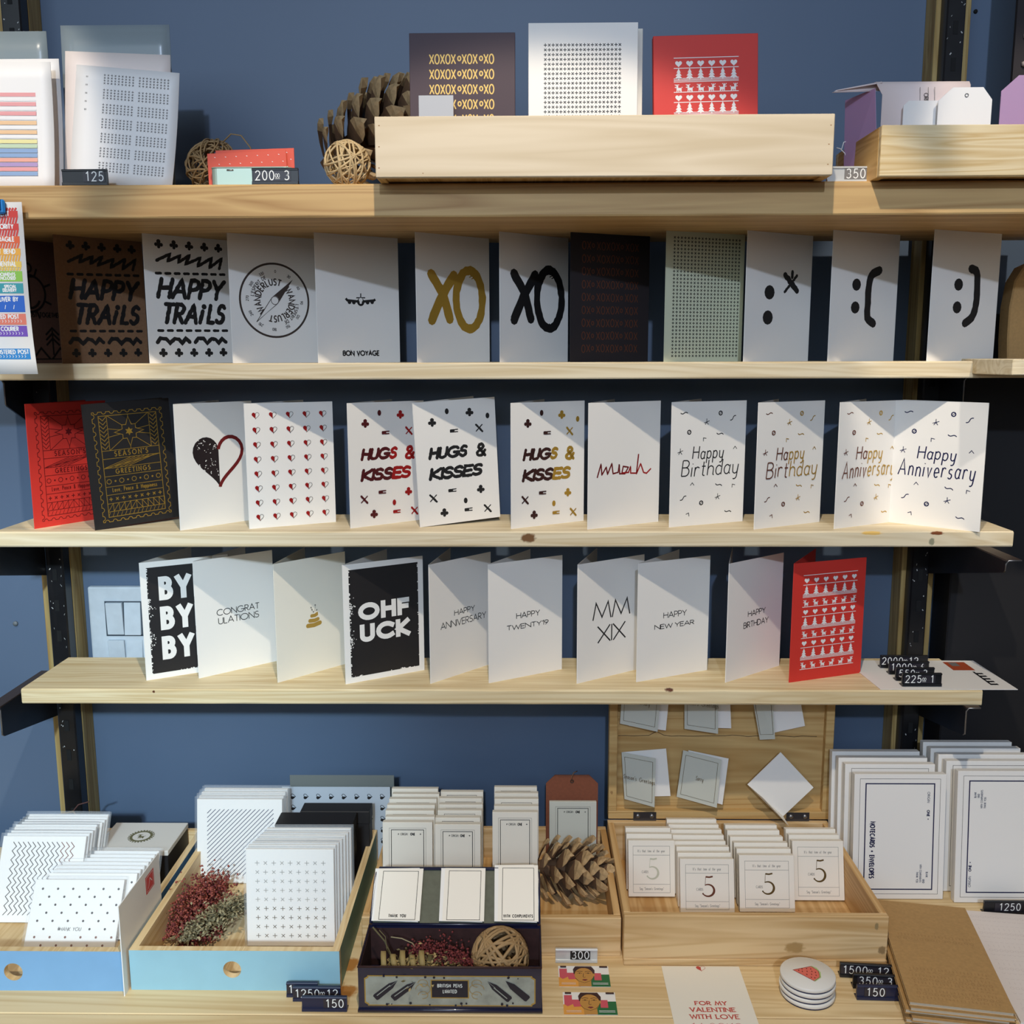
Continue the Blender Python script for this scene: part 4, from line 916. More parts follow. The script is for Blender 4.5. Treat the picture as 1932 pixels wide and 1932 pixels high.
# dried flowers in the aqua drawer
def flower(label, p0, p1, n, rad, cols, seed, leafy=False):
    rnd = random.Random(seed); A = Vector(p0); B = Vector(p1); t = thing('dried_flowers', label, 'dried flowers', A)
    D = B-A; obj('stem', MB().tube([(0,0,.002), tuple(D*.5+Vector((0,.003,.006))), tuple(D+Vector((0,0,.002)))], .0013, 5), M('dry_stem', (120,96,64), .8), t)
    for ci, c in enumerate(cols):
        mb = MB()
        for i in range(n//len(cols)):
            f = rnd.random()**.8; r = rad*math.sin(math.pi*min(.95, .12+f*.8))
            q = D*(.1+.9*f)+Vector((rnd.gauss(0,r*.5), rnd.gauss(0,r*.55), abs(rnd.gauss(0,r*.5))+.002))
            if leafy:
                d = Vector((rnd.gauss(0,1), rnd.gauss(0,1), rnd.gauss(0,.6))).normalized()*.006; e = d.cross(Vector((0,0,1)))*.3
                mb.add([tuple(q), tuple(q+d*.5+e), tuple(q+d), tuple(q+d*.5-e+Vector((0,0,.0006)))], [(0,1,2,3)])
            else: mb.ico(tuple(q), rnd.uniform(.0009,.0021), 0, .4)
        obj('blossom' if not leafy else 'leaf', mb, c, t, kind='stuff')
RF1, RF2 = M('rust_red_flower', (150,74,60), .85), M('dark_red_flower', (108,42,42), .85); GF1, GF2 = M('dry_sage_leaf', (158,146,112), .85), M('dark_sage_leaf', (98,88,58), .85)
flower('rust red dried flower spray lying in the aqua drawer', atZ(322,1782,FZ+.004), atZ(412,1678,FZ+.012), 2600, .038, [RF1, RF1, RF2], 1)
flower('second rust red dried flower spray beneath the sage sprig', atZ(345,1788,FZ), atZ(416,1750,FZ+.004), 900, .020, [RF1, RF2], 2)
flower('grey green dried sage sprig in front of the red flowers', atZ(330,1786,FZ+.010), atZ(480,1700,FZ+.030), 2600, .020, [GF1, GF1, GF2], 3, True)
# -- pine tray: boxed notecards with a double frame
def art_origin(text_=True, foot=None):
    def fn(P, W, H):
        P.frame(W*.13, H*.06, W*.87, H*.93, .0004, 1); P.frame(W*.17, H*.08, W*.83, H*.91, .0009, 0)
        if text_:
            P.text('ORIGIN', W*.36, H*.84, .0032, .00045, 0, xs=.72, track=.2); P.text('ONE', W*.56, H*.84, .0032, .0009, 0, xs=.72, track=.22); P.cross(W*.76, H*.84+.0016, .0011, .0007, 0); P.heart(W*.31, H*.84+.0016, .0015, 0, half=1)
        if foot:
            for k, s_ in enumerate(foot): P.text(s_, W*.79, H*(.27-.045*k), .0022, .0003, 1, align='r', xs=.7)
            P.text('NOTECARDS', W*.79, H*.105, .0034, .0009, 0, align='r', xs=.75, track=.2)
    return fn
FO = ('@ BLANK'.replace('@ ', ''), 'KIND', 'WITH COMPLIMENTS', 'THANK YOU')
edge2 = [('printed_frame', [DRIM, GREY], lambda P, W, H: P.frame(W*.15, H*.06, W*.85, H*.955, .0006, 0))]
IV = M('ivory_sleeve', (228,222,208), .5); IVG = M('grey_ivory_sleeve', (196,196,184), .55)
for nm, x0_, x1_, yt, n, yy, foot in (('left', 721, 818, 1553, 7, 1.325, None), ('middle', 820, 909, 1557, 6, 1.33, None), ('right', 929, 1017, 1534, 5, 1.35, FO)):
    B = atY(x0_, 1640, yy); E = atY(x1_, 1640, yy); B.z = FZ; h = panel_h(B, R(7), yt)
    dyy = (1.449-yy)/(n-.4)
    for i in range(n):
        lab = f'framed notecard pack, {"frontmost" if i == 0 else "rearmost" if i == n-1 else ORD[i]+" from the front"} in the {nm} row of the pine tray'
        pack('card_pack', lab, 'card pack', B+Vector((random.uniform(-.002,.002) if i else 0, dyy*i, 0)), E.x-B.x-.002, h+random.uniform(-.001,.001)*(i > 0), .011, R(7), IV, arts=[('printed_label', [INK, GREY], art_origin(True, foot))] if i == 0 else edge2, group='framed notecard packs in the pine tray')
# kraft tag and its card
a = atY(1030,1500,1.447); b = atY(1128,1500,1.447); hh = atY(1080,1462,1.447).z-FZ; wt = b.x-a.x
t = thing('kraft_tag', 'large kraft swing tag with clipped corners at the tray back', 'tag', (a.x, 1.444, FZ), rot=Matrix.Rotation(-R(1), 4, 'X'))
obj('tag_board', MB().prism([(0,0),(wt,0),(wt,hh-.014),(wt-.014,hh),(.014,hh),(0,hh-.014)], .0015, axis='y'), M('rust_kraft', (128,72,48), .8, noise=.12, nscale=200), t)
obj('eyelet', MB().tube([(wt*.5+.0025*math.cos(x*.7), -.0004, hh-.010+.0025*math.sin(x*.7)) for x in range(9)], .0007, 5, closed=True), DRIM, t)
obj('string', MB().tube([(wt*.5,-.001,hh-.010),(wt*.49,-.003,hh-.002),(wt*.53,-.002,hh+.005),(wt*.6,.001,hh+.006),(wt*.52,.002,hh+.002)], .0007, 5), KRAFT, t)
a = atY(1036,1640,1.425); b = atY(1124,1640,1.425)
pack('card_pack', 'framed NOTECARDS pack leaning on the kraft tag', 'card pack', Vector((a.x, 1.415, FZ)), b.x-a.x, panel_h(Vector((a.x,1.415,FZ)), R(5), 1513), .006, R(5), IVG, arts=[('printed_label', [INK, GREY], art_origin(True, FO))])
# -- pinecones
PCS = [M('pinecone_scale', (112, 82, 56), .8, noise=.25, nscale=150), M('pinecone_tip', (186, 154, 110), .8, noise=.25, nscale=200)]
def pinecone(label, base, axis, L, rad, n, seed, open_=.55, sc_=1.0):
    rnd = random.Random(seed); ax = Vector(axis).normalized(); q = ax.to_track_quat('Z', 'Y'); t = thing('pinecone', label, 'pinecone', base); t.rotation_mode = 'XYZ'; t.rotation_euler = q.to_euler()
    obj('core', MB().lathe([(rad*.15,0),(rad*.32,L*.2),(rad*.3,L*.6),(rad*.1,L)], 12), PCS[0], t)
    # one scale: a thick spoon with a pale swollen tip
    s = rad*.8*sc_; mb = MB(); sec = [(0,.10,.02),(.42,.20,.03),(.8,.29,.035),(1.02,.25,.08),(1.22,.07,.05)]
    vs = []; 
    for (x, wd, th) in sec: vs += [(-wd*s,x*s,-.02*s+x*x*.12*s),(0,x*s,-th*s+x*x*.12*s),(wd*s,x*s,-.02*s+x*x*.12*s),(0,x*s,th*s+x*x*.16*s)]
    fs = []; ms = []
    for i in range(4):
        for j in range(4): fs.append((i*4+j, i*4+(j+1)%4, (i+1)*4+(j+1)%4, (i+1)*4+j)); ms.append(1 if i >= 2 else 0)
    fs += [(16,17,18,19), (3,2,1,0)]; ms += [1,0]
    o0 = None
    for i in range(n):
        f = (i+.5)/n; a = i*2.39996+rnd.uniform(-.1,.1); z = L*(.04+.9*f); sz = (.55+.75*math.sin(math.pi*min(1,.15+f*.75)))*rnd.uniform(.9,1.1)
        tilt = open_*(1-f)**.45+.08; rr_ = rad*.2*(1-f)
        Mx = Matrix.Rotation(a, 4, 'Z') @ Matrix.Translation((0, rr_, z)) @ Matrix.Rotation(R(88)-tilt*R(88)*1.0, 4, 'X') @ Matrix.Diagonal((sz,sz,sz,1))
        if o0 is None:
            m_ = MB(); m_.v = [tuple(v) for v in vs]; m_.f = fs; m_.m = ms; m_.sm = [False]*len(fs); o0 = obj('cone_scale', m_, PCS, t, tr=Mx)
        else: o = o0.copy(); COL.objects.link(o); o.parent = t; o.matrix_local = Mx
    return t
pb = atZ(1015, 1700, FZ); pinecone('open brown pinecone lying at the right of the pine tray', (pb.x-.004, pb.y+.032, FZ+.038), (.93,-.22,.03), .098, .043, 54, 3, .74)
# -- small 5-card packs
def art_five(mi, cards=True):
    def fn(P, W, H):
        P.frame(W*.1, H*.07, W*.9, H*.9, .0004, 1); P.rib([(W*.1,H*.74),(W*.9,H*.74)], .0004, 1); P.rib([(W*.1,H*.22),(W*.9,H*.22)], .0004, 1)
        P.text("It's that time of the year", W*.5, H*.79, .0038, .0004, 1, align='c', xs=.55, track=.2)
        P.text('Say "Season\'s Greetings"', W*.5, H*.12, .0036, .0004, 1, align='c', xs=.55, track=.2)
        x, y, s = W*.5, H*.32, H*.36
        P.rib([(x-.002,y+s*.98),(x+.003,y+s*.96),(x+.008,y+s)], .0022, mi); P.rib([(x-.002,y+s),(x-.003,y+s*.56)], .0006, mi)
        bowl = [(x+.001+.0088*math.cos(R(a)), y+s*.29+s*.3*math.sin(R(a))) for a in range(120,-151,-15)]
        P.rib(bowl, .0034, mi, taper=.6); P.disc(x-.0062, y+s*.12, .0012, mi, 8)
        P.text('CARDS', W*.36, H*.42, .0034, .0004, 1, xs=.6, track=.2, align='c')
    return fn
FIVE = M('warm_white_pack', (238,230,216), .45)
for nm, bl, br, yt, n, stp, mi in (('leftmost', (1186,1695), (1274,1697), 1589, 3, .020, 3), ('second', (1284,1727), (1386,1727), 1624, 8, .0175, 2), ('third', (1396,1724), (1500,1724), 1617, 6, .0185, 0), ('rightmost', (1497,1702), (1594,1703), 1590, 3, .018, 0)):
    stack(n, f'small number 5 pack, {nm} row of hinged box', 'number 5 card packs in the hinged box', bl, br, FZ, R(14), yt, .012, stp, FIVE, [('printed_label', [DGOLD, GREY, COPPER, M('pale_gilt', (206,204,180), .4, .3)], art_five(mi))], jit=.001, dx=-.0002, name='card_pack')
# -- jingle bells
BELL = M('red_chrome', (196, 30, 26), .12, .95)
for px, py, r, lb, rz_ in ((1359,1722,.0155,'red jingle bell with crossed slots, leftmost in the box',0), (1479,1726,.0155,'red jingle bell half sunk behind the box front, middle one',1), (1583,1716,.0185,'largest red jingle bell at the right of the box',.6)):
    p = atY(px, py, 1.222 if r < .018 else 1.226); t = thing('jingle_bell', lb, 'bell', (p.x, p.y, FZ)); mb = MB(); zc = r
    prof = [(max(.0004, r*math.sin(math.pi*k/14)), zc-r*math.cos(math.pi*k/14)) for k in range(15)]
    obj('shell', mb.lathe(prof, 28), BELL, t)
    for q in (0, 1): obj('slot', MB().tube([((r+.0003)*math.sin(R(a))*math.cos(rz_+q*math.pi/2+.5), -(r+.0003)*math.cos(R(a))*.72-abs((r)*math.sin(R(a)))*math.sin(q*.0), zc+(r+.0003)*math.cos(R(a))*.69+(r)*math.sin(R(a))*math.sin(rz_+q*math.pi/2+.5)) for a in range(-40,41,10)], .0009, 5), M('slot_dark'), t)
    obj('loop', MB().tube([(r*.9+.004*math.cos(x*.6), .001, r*.9+.006*math.sin(x*.6)) for x in range(11)], .0005, 5, closed=True), COPPER, t)
obj('pencil', MB().tube([(atY(1207,1722,1.225).x,1.225,FZ+.003),(atY(1280,1724,1.225).x,1.223,FZ+.003)], .0028, 6), M('black_pencil', (24,20,20), .4), label='thin black stick lying in the hinged box front left', cat='stick')
# -- folded cards stuck to the lid
def lidcard(label, q, txt=None, frame=True, mt=IVG, back=None, z_=1.4605):
    """small folded card pinned to the lid: q = cover corners tl,tr,br,bl ; back = inner leaf corners"""
    yb_ = 1.458
    def P3(p, d): v = atY(p[0], p[1], d); return v
    pts = [P3(p, yb_-.002-(.008 if i in (1,2) else 0)) for i, p in enumerate(q)]; c = P3(q[3], yb_-.002); t = thing('small_card', label, 'card', c)
    loc = [p-c for p in pts]; nn = (loc[1]-loc[3]).cross(loc[0]-loc[3]); nn.normalize()
    if nn.y > 0: nn = -nn
    mb = MB(); th = Vector((0,.0005,0)); mb.add([tuple(p) for p in loc]+[tuple(p+th) for p in loc], [(0,3,2,1),(4,5,6,7),(0,1,5,4),(1,2,6,5),(2,3,7,6),(3,0,4,7)])
    obj('cover', mb, mt, t)
    if back:
        bk = [P3(p, yb_) for p in back]; bk = [p-c for p in bk]; mb = MB(); mb.add([tuple(p) for p in bk]+[tuple(p+th) for p in bk], [(0,3,2,1),(4,5,6,7),(0,1,5,4),(1,2,6,5),(2,3,7,6),(3,0,4,7)]); obj('inner_leaf', mb, WHITE, t)
    if frame or txt:
        O_, U_, V_ = loc[3], (loc[2]-loc[3]), (loc[0]-loc[3]); W_, H_ = U_.length, V_.length; Q = PR()
        if frame: Q.frame(W_*.08, H_*.08, W_*.92, H_*.92, .0005, 0)
        if txt: Q.text(txt, W_*.5, H_*.46, H_*.085, .0006, 0, align='c', xs=.55, track=.18, slant=.1)
        N_ = U_.cross(V_).normalized(); X_ = loc[1]-loc[2]-loc[0]+loc[3]
        if N_.y > 0: N_ = -N_
        Q.mb.v = [tuple(O_+U_*(x/W_)+V_*(y/H_)+X_*(x*y/W_/H_)+N_*(h+.0006)) for x,y,h in Q.mb.v]; obj('lettering', Q.mb, DGOLD, t, rec=False)
zl = lambda x, y: (1120+x/4.025, 1310+y/4.025)
L = lambda *a: [zl(*p) for p in a]
lidcard("grey Season's Greetings card opened on the lid, lower left", L((212,440),(472,488),(462,858),(234,795)), "Season's Greetings", back=L((212,440),(550,412),(584,772),(240,780)))
lidcard('tilted grey Sorry card on the lid, lower middle', L((680,425),(972,498),(935,862),(630,778)), 'Sorry', back=L((720,425),(1025,488),(978,838),(700,760)))
lidcard('grey anniversary card opened at the upper left of the lid', L((225,-150),(520,-110),(485,285),(200,222)), 'Anniversary', back=L((300,-150),(590,-140),(548,275),(270,240)))
lidcard("grey Season's Greetings card at the upper middle of the lid", L((690,-150),(945,-120),(945,300),(690,262)), "Season's Greetings", back=L((700,-150),(1030,-140),(1045,258),(720,250)))
lidcard('grey card half folded over at the upper right of the lid', L((1175,-150),(1350,-120),(1378,340),(1262,345)), None, back=L((1300,-150),(1540,-120),(1605,240),(1375,290)))
# open envelope
c = atY(*zl(1420,680), 1.452); t = thing('envelope', 'square white envelope pinned point-up on the lid with flap open', 'envelope', c)
v4 = [atY(*zl(*p), 1.452)-c for p in ((1420,440),(1670,708),(1440,925),(1168,685))]
mb = MB(); th = Vector((0,.001,0)); mb.add([tuple(p) for p in v4]+[tuple(p+th) for p in v4], [(0,3,2,1),(4,5,6,7),(0,1,5,4),(1,2,6,5),(2,3,7,6),(3,0,4,7)]); obj('body', mb, WHITE, t)
fl = [v4[3], v4[2], atY(*zl(1482,1000), 1.438)-c, atY(*zl(1290,790), 1.440)-c]
mb = MB(); mb.add([tuple(p) for p in fl]+[tuple(p+th*.5) for p in fl], [(0,3,2,1),(4,5,6,7),(0,1,5,4),(1,2,6,5),(2,3,7,6),(3,0,4,7)]); obj('flap', mb, CREAM, t)
# -- large notecard packs standing at the right
def art_big(up):
    def fn(P, W, H):
        # drawn with text running down (up=-1) or up (up=1)
        P.frame(W*.06, H*.04, W*.94, H*.965, .0005, 1); P.frame(W*.12, H*.075, W*.88, H*.93, .0017, 0)
        def tf_(cx, cy): return (lambda p: (cx+p[1]*up*-1, cy+p[0]*up))
        if up < 0:
            P.text('NOTECARDS + ENVELOPES', 0, 0, .0062, .0016, tf=tf_(W*.185, H*.62), xs=.72, track=.24)
            P.text('ORIGIN', 0, 0, .0034, .0005, tf=tf_(W*.80, H*.86), track=.3); P.text('ONE +', 0, 0, .0034, .001, tf=tf_(W*.80, H*.715), track=.3); 
            for k, s_ in enumerate(('THANK YOU', 'WITH COMPLIMENTS', 'KIND', 'BLANK')): P.text(s_, 0, 0, .0028, .0004, 2, tf=tf_(W*(.70+.035*k), H*(.22+.06*(k==1)-.06*(k==2))), xs=.75)
        else:
            P.text('NOTECARDS + ENVELOPES', 0, 0, .0062, .0016, tf=tf_(W*.86, H*.30), xs=.78, track=.24)
            P.text('ORIGIN', 0, 0, .0034, .0005, tf=tf_(W*.17, H*.12), track=.3); P.text('ONE +', 0, 0, .0034, .001, tf=tf_(W*.17, H*.24), track=.3)
            for k, s_ in enumerate(('BLANK', 'KIND', 'WITH COMPLIMENTS', 'THANK YOU')): P.text(s_, 0, 0, .0028, .0004, 2, tf=tf_(W*(.20+.035*k), H*(.80-.08*(k>1))), xs=.75)
    return fn
big2 = [('printed_frame', [BLUEINK, DRIM], lambda P, W, H: P.frame(W*.07, H*.04, W*.93, H*.968, .0006, 1))]
for nm, xl_, xr_, yb_, yt, up_, n in (('left', 1607, 1778, 1697, 1462, -1, 4), ('right', 1800, 1975, 1704, 1456, 1, 5)):
    B = atZ(xl_, yb_, T); E = atZ(xr_, yb_, T); h = panel_h(B, R(5), yt); wdt = E.x-B.x
    for i in range(n):
        lab = f'large NOTECARDS + ENVELOPES pack, {"frontmost" if i == 0 else "rearmost" if i == n-1 else ORD[i]+" from the front"} in the {nm} row'
        pack('notecard_pack', lab, 'card pack', B+Vector((-.004*i, .019*i+(.012 if i else 0), 0)), wdt, h+.002*i, .012, R(5), WHITE, arts=[('printed_label', [BLUEINK, DRIM, BLUEINK], art_big(up_))] if i == 0 else big2, group='large notecard packs at the right')
# ---------------- price tags ----------------
def price_tag(label, bl, br_x, z, text, mt=PLAST, h=.0195, rz=0, align='l', plate=None, d=None, pad=.003, txt_h=.0105, x_off=0):
    B = atZ(bl[0], bl[1], z) if d is None else Vector((atY(bl[0], bl[1], d).x, d, z))
    e = atY(br_x, bl[1], B.y); wd = e.x-B.x
    t = thing('price_tag', label, 'price tag', B, rz, group='clip-together price tags')
    prof = [(0,0),(.011,0),(.011,.0012),(.0045,.0025),(.0035,h-.0015),(.0035,h),(0,h),(-.0008,h-.001),(-.0008,h-.0022),(.0006,h-.0025),(.0006,.0045),(-.0012,.004),(-.0016,.0008)]
    obj('holder', MB().prism(prof, wd, axis='x'), mt, t)
    Q = PR(); cx = pad; cells = MB()
    def wid(s): return sum(.0036 if c == ' ' else .0084 for c in s)
    if align == 'r': cx = wd-pad-wid(text.replace('~',''))-(.0062 if '~' in text else 0)
    cx += x_off
    x00 = cx
    for c in text:
        if c == '~':   # small underlined 00
            for k in (0, 1): Q.text('0', cx+.0002+k*.0028, .0085, .0045, .0006, 0)
            Q.rib([(cx,.0072),(cx+.0056,.0072)], .0005, 0); cx += .0062; continue
        if c == ' ': cx += .0036; continue
        Q.text(c, cx+.0042, .0058, txt_h, .0012, 0, align='c', xs=1.0); cx += .0084
    cells.box(x00-.0008, cx+.0004, -.0001, .0006, .0046, h-.0027)
    obj('number_strip', cells, plate or M('charcoal_plastic', (44,40,48), .4), t)
    Q.build('digits', M('white_digit', (236,236,232), .5), t, O=(0,-.0002,0))
    return t
TW_ = Z4+.0018
price_tag('black price tag 225 00 1, frontmost on the white postcard', (1702,1295), 1776, TW_, '225~ 1', d=None)
price_tag('black price tag 550 00 3 behind the 225 tag', (1690,1284), 1762, TW_, '550~ 3')
price_tag('black price tag 1000 00 6, third from the front on postcard', (1677,1272), 1752, TW_, '1000~ 6', pad=.001)
price_tag('black price tag 2000 00 12, rearmost on the white postcard', (1661,1260), 1750, TW_, '2000~12', pad=.001)
price_tag('navy price tag 150 in front of the aqua drawer', (570,1908), 655, T, '150', mt=PLASTN, align='r')
price_tag('navy price tag 1250 00 12 leaning behind the 150 tag', (553,1889), 643, T, '1250~12', mt=PLASTN, pad=.001)
price_tag('navy price tag peeping out at the left behind the 1250 tag', (541,1881), 600, T, '1', mt=PLASTN, pad=.001)
price_tag('white aluminium price tag 300 against the pine tray', (1048,1816), 1127, T, '300', mt=M('brushed_aluminium', (206,206,202), .35, .3), align='r', plate=INK, pad=.010)
price_tag('navy price tag 150 beside the kraft notebooks', (1616,1886), 1703, T, '150', mt=PLASTN, rz=-R(2), pad=.010)
price_tag('dark price tag 350 00 3 by the kraft notebooks', (1609,1864), 1694, T, '350~ 3', mt=PLAST, rz=-R(4), pad=.006)
price_tag('dark price tag 1500 00 12 at the hinged box corner', (1584,1843), 1690, T, '1500~ 12', mt=PLAST, rz=-R(5), pad=.002)
price_tag('black price tag 1250 at the right edge behind white notebook', (1856,1722), 1945, T, ' 1250', d=1.315, pad=.016)
price_tag('black price tag 125 below the white crosses sheet', (118,350), 203, Z1, '125', d=1.226, align='r')
price_tag('black price tag 200 00 3 before the mint tin', (476,350), 563, Z1, '200~ 3', d=1.226)
price_tag('silver price tag 350 between the top shelf trays', (1560,350), 1638, Z1, '350', d=1.235, mt=M('brushed_aluminium'), plate=GREY, align='r')
# ---------------- pen tin ----------------
NAVY = M('navy_tin_paint', (26,28,56), .3, coat=.5, noise=.25, nscale=30); TINL = M('worn_silver_label', (160,166,158), .4, .25, noise=.25, nscale=60); OLV = M('olive_tin_inside', (92,94,78), .6, noise=.15, nscale=120); RUST = M('rusty_tin', (58,34,32), .6, noise=.3, nscale=80)
tx0, tx1 = atY(675,1830,1.093).x, atY(1022,1830,1.093).x; tw_ = tx1-tx0; th_ = .061; td = .09
tt = thing('pen_tin', 'old navy pen tin with open lid and silver label', 'tin', (tx0, 1.093, T))
b = MB(); q = .0012
b.box(0,tw_,0,q,.002,th_).box(0,tw_,td-q,td,.002,th_).box(0,q,q,td-q,.002,th_).box(tw_-q,tw_,q,td-q,.002,th_).box(q,tw_-q,q,td-q,.002,.004)
obj('body', b, NAVY, tt)
obj('base_rim', MB().tube([(0,0,.003),(tw_,0,.003),(tw_,td,.003),(0,td,.003)], .003, 8, closed=True), NAVY, tt)
obj('top_rim', MB().tube([(0,0,th_),(tw_,0,th_),(tw_,td,th_),(0,td,th_)], .0013, 6, closed=True), RUST, tt)
obj('lining', MB().box(.0013,tw_-.0013,td-.0022,td-.0014,.004,th_-.004).box(.0013,tw_-.0013,.0014,.0022,.004,th_-.006).box(.0014,.002,.003,td-.003,.004,th_-.004).box(tw_-.002,tw_-.0014,.003,td-.003,.004,th_-.004), RUST, tt)
Q = PR()
def plate_pts(x0,y0,x1,y1,c): return [(x0+c,y0),(x1-c,y0),(x1-c,y0+c*.4),(x1,y0+c),(x1,y1-c),(x1-c,y1-c*.4),(x1-c,y1),(x0+c,y1),(x0+c,y1-c*.4),(x0,y1-c),(x0,y0+c),(x0+c,y0+c*.4)]
Q.poly(plate_pts(.0075,.009,tw_-.0075,.050,.004), 1); Q.poly(plate_pts(.009,.0105,tw_-.009,.0485,.004), 0)
cx = tw_/2; Q.rect(cx-.0235,.0195,cx+.0235,.0445,1); Q.rect(cx-.0222,.0208,cx+.0222,.0432,2)
Q.text('BRITISH PENS', cx, .0345, .0042, .0009, 3, align='c', xs=.72, track=.3); Q.text('LIMITED', cx, .0268, .0042, .0009, 3, align='c', xs=.72, track=.3)
for x, y, a in ((.034,.031,40),(.056,.030,38),(tw_-.052,.030,-42),(tw_-.030,.031,-42)):
    ca, sa = math.cos(R(a)), math.sin(R(a)); f = lambda u, v: (x+(u*ca-v*sa)*(1 if a > 0 else -1), y+(u*sa+v*ca)*(1 if a > 0 else -1))
    Q.poly([f(-.018,-.0035),(f(-.016,-.0045)),f(.008,-.004),f(.019,0),f(.008,.004),f(-.016,.0045),f(-.018,.0035)], 2); Q.rib([f(-.014,.001),f(.008,.001)], .0011, 4); Q.rib([f(.006,0),f(.018,0)], .0004, 4)
for s in (-1, 1):
    for r_, oy in ((.006,.008),(.006,-.008),(.009,0)): Q.rib([(cx+s*(.033+r_*math.cos(R(a))), .032+oy+r_*.8*math.sin(R(a))) for a in range(0,300,20)], .0006, 1)
rn = random.Random(9)
for k in range(22): Q.disc(rn.uniform(.02,tw_-.02), rn.choice((.0115,.0475))+rn.gauss(0,.0012), rn.uniform(.0006,.0018), 2, 6)
Q.build('label_plate', [TINL, M('label_gold', (170,140,70), .45, .3), M('label_navy', (24,24,40), .4), M('label_white', (206,210,206), .5), M('label_shine', (150,156,148), .4)], tt, O=(0,-.0003,0))
la = math.atan2(.06, .044)
LM = Matrix.Translation((0, td+.001, th_+.001)) @ Matrix.Rotation(-la, 4, 'X'); ll = .0745
b = MB().box(0,tw_,.0008,.0016,0,ll)
lid_ = obj('lid', b, OLV, tt, tr=LM, label='raised tin lid, olive grey inside')
obj('lid_rim', MB().tube([(.002,-.001,0),(.002,-.001,ll-.006),(.006,-.001,ll),(tw_-.006,-.001,ll),(tw_-.002,-.001,ll-.006),(tw_-.002,-.001,0)], .0022, 8), NAVY, lid_)
obj('hinge', MB().tube([(.004,0,-.001),(tw_-.004,0,-.001)], .0018, 8), NAVY, lid_)
WL = Matrix.Translation((tx0, 1.093, T)) @ LM
def lid_pack(i, px0, px1, hh, foot, n, name):
    u0 = (px0-688)/(1016-688)*tw_; u1 = (px1-688)/(1016-688)*tw_
    for k in range(n):
        M4 = WL @ Matrix.Translation((u0+(-.0022*k if k else 0), -.0016-.0014*(n-k), .001+.0006*k)) @ Matrix.Rotation(R((.0,1.4,-.9)[k % 3]), 4, 'Y')
        t = thing('note_card', f'framed compliment card {name}, {("uppermost","middle","undermost")[min(k,2)]} of three on the tin lid', 'card', M4.to_translation(), rot=M4.to_3x3().to_4x4(), group='framed cards on the pen tin lid')
        w_ = u1-u0; obj('card_sheet', MB().box(0, w_, 0, .0008, 0, hh), WHITE if k else FIVE, t)
        Q = PR(); Q.frame(w_*.1, -.0 if False else hh*.02, w_*.9, hh*.95, .0007)
        if foot and k == 0: Q.text(foot, w_*.5, hh*.07, .0036, .0009, align='c', xs=.62, track=.32)
        Q.build('lettering', INK, t)
lid_pack(0, 697, 785, .071, 'THANK YOU', 3, 'at the left')
lid_pack(1, 828, 908, .072, None, 3, 'in the middle')
lid_pack(2, 934, 1012, .0765, 'WITH COMPLIMENTS', 3, 'at the right')
# ---------------- rattan balls ----------------
RAT = M('pale_rattan', (196,170,126), .6, noise=.15, nscale=60); RAT2 = M('brown_rattan', (160,128,86), .65, noise=.2, nscale=60)
def rattan(label, c, r, n, tr_, mt, seed, loose=0, stray=False):
    rnd = random.Random(seed); t = thing('rattan_ball', label, 'ball', (c[0], c[1], c[2]-r))
    for i in range(n):
        nrm = Vector((rnd.gauss(0,1), rnd.gauss(0,1), rnd.gauss(0,1))).normalized(); a = nrm.orthogonal().normalized(); b_ = nrm.cross(a); off = rnd.uniform(-.35,.35)*r; rr_ = math.sqrt(r*r-off*off)*rnd.uniform(.9-loose,.985); ph = rnd.random()*6
        pts = []
        for k in range(26):
            w_ = 2*math.pi*k/26; wob = 1+loose*.3*math.sin(2*w_+ph); pts.append(a*rr_*wob*math.cos(w_)+b_*rr_*wob*math.sin(w_)+nrm*(off+loose*.4*r*math.sin(w_*2+ph)))
        mx_ = max(p.length for p in pts); kk = min(1, (r-tr_)/mx_)
        obj('strand', MB().tube([p*kk+Vector((0,0,r)) for p in pts], tr_*rnd.uniform(.75,1.15), 5, closed=True), mt, t)
    if stray: obj('strand', MB().tube([(r*.2,0,r*1.6),(r*.75,-.004,r*2.05),(r*1.1,-.003,r*2.0),(r*1.4,-.002,r*1.6),(r*1.45,0,r*1.35)], tr_*.8, 5), mt, t)
    return t
c = atY(945,1788,1.142); rattan('brown rattan ball packed into the right of the pen tin', (c.x-.001, 1.143, T+.0042+.0375), .0375, 30, .0021, RAT2, 5)
c = atY(400,306,1.30); rattan('loose tan rattan ball with a stray loop beside the mint tin', (c.x, 1.30, Z1+.036), .036, 30, .0012, RAT2, 6, .25, True)
c = atY(655,303,1.262); rattan('pale rattan ball in front of the big pinecone', (c.x, 1.262, Z1+.030), .0295, 22, .0014, RAT, 7)
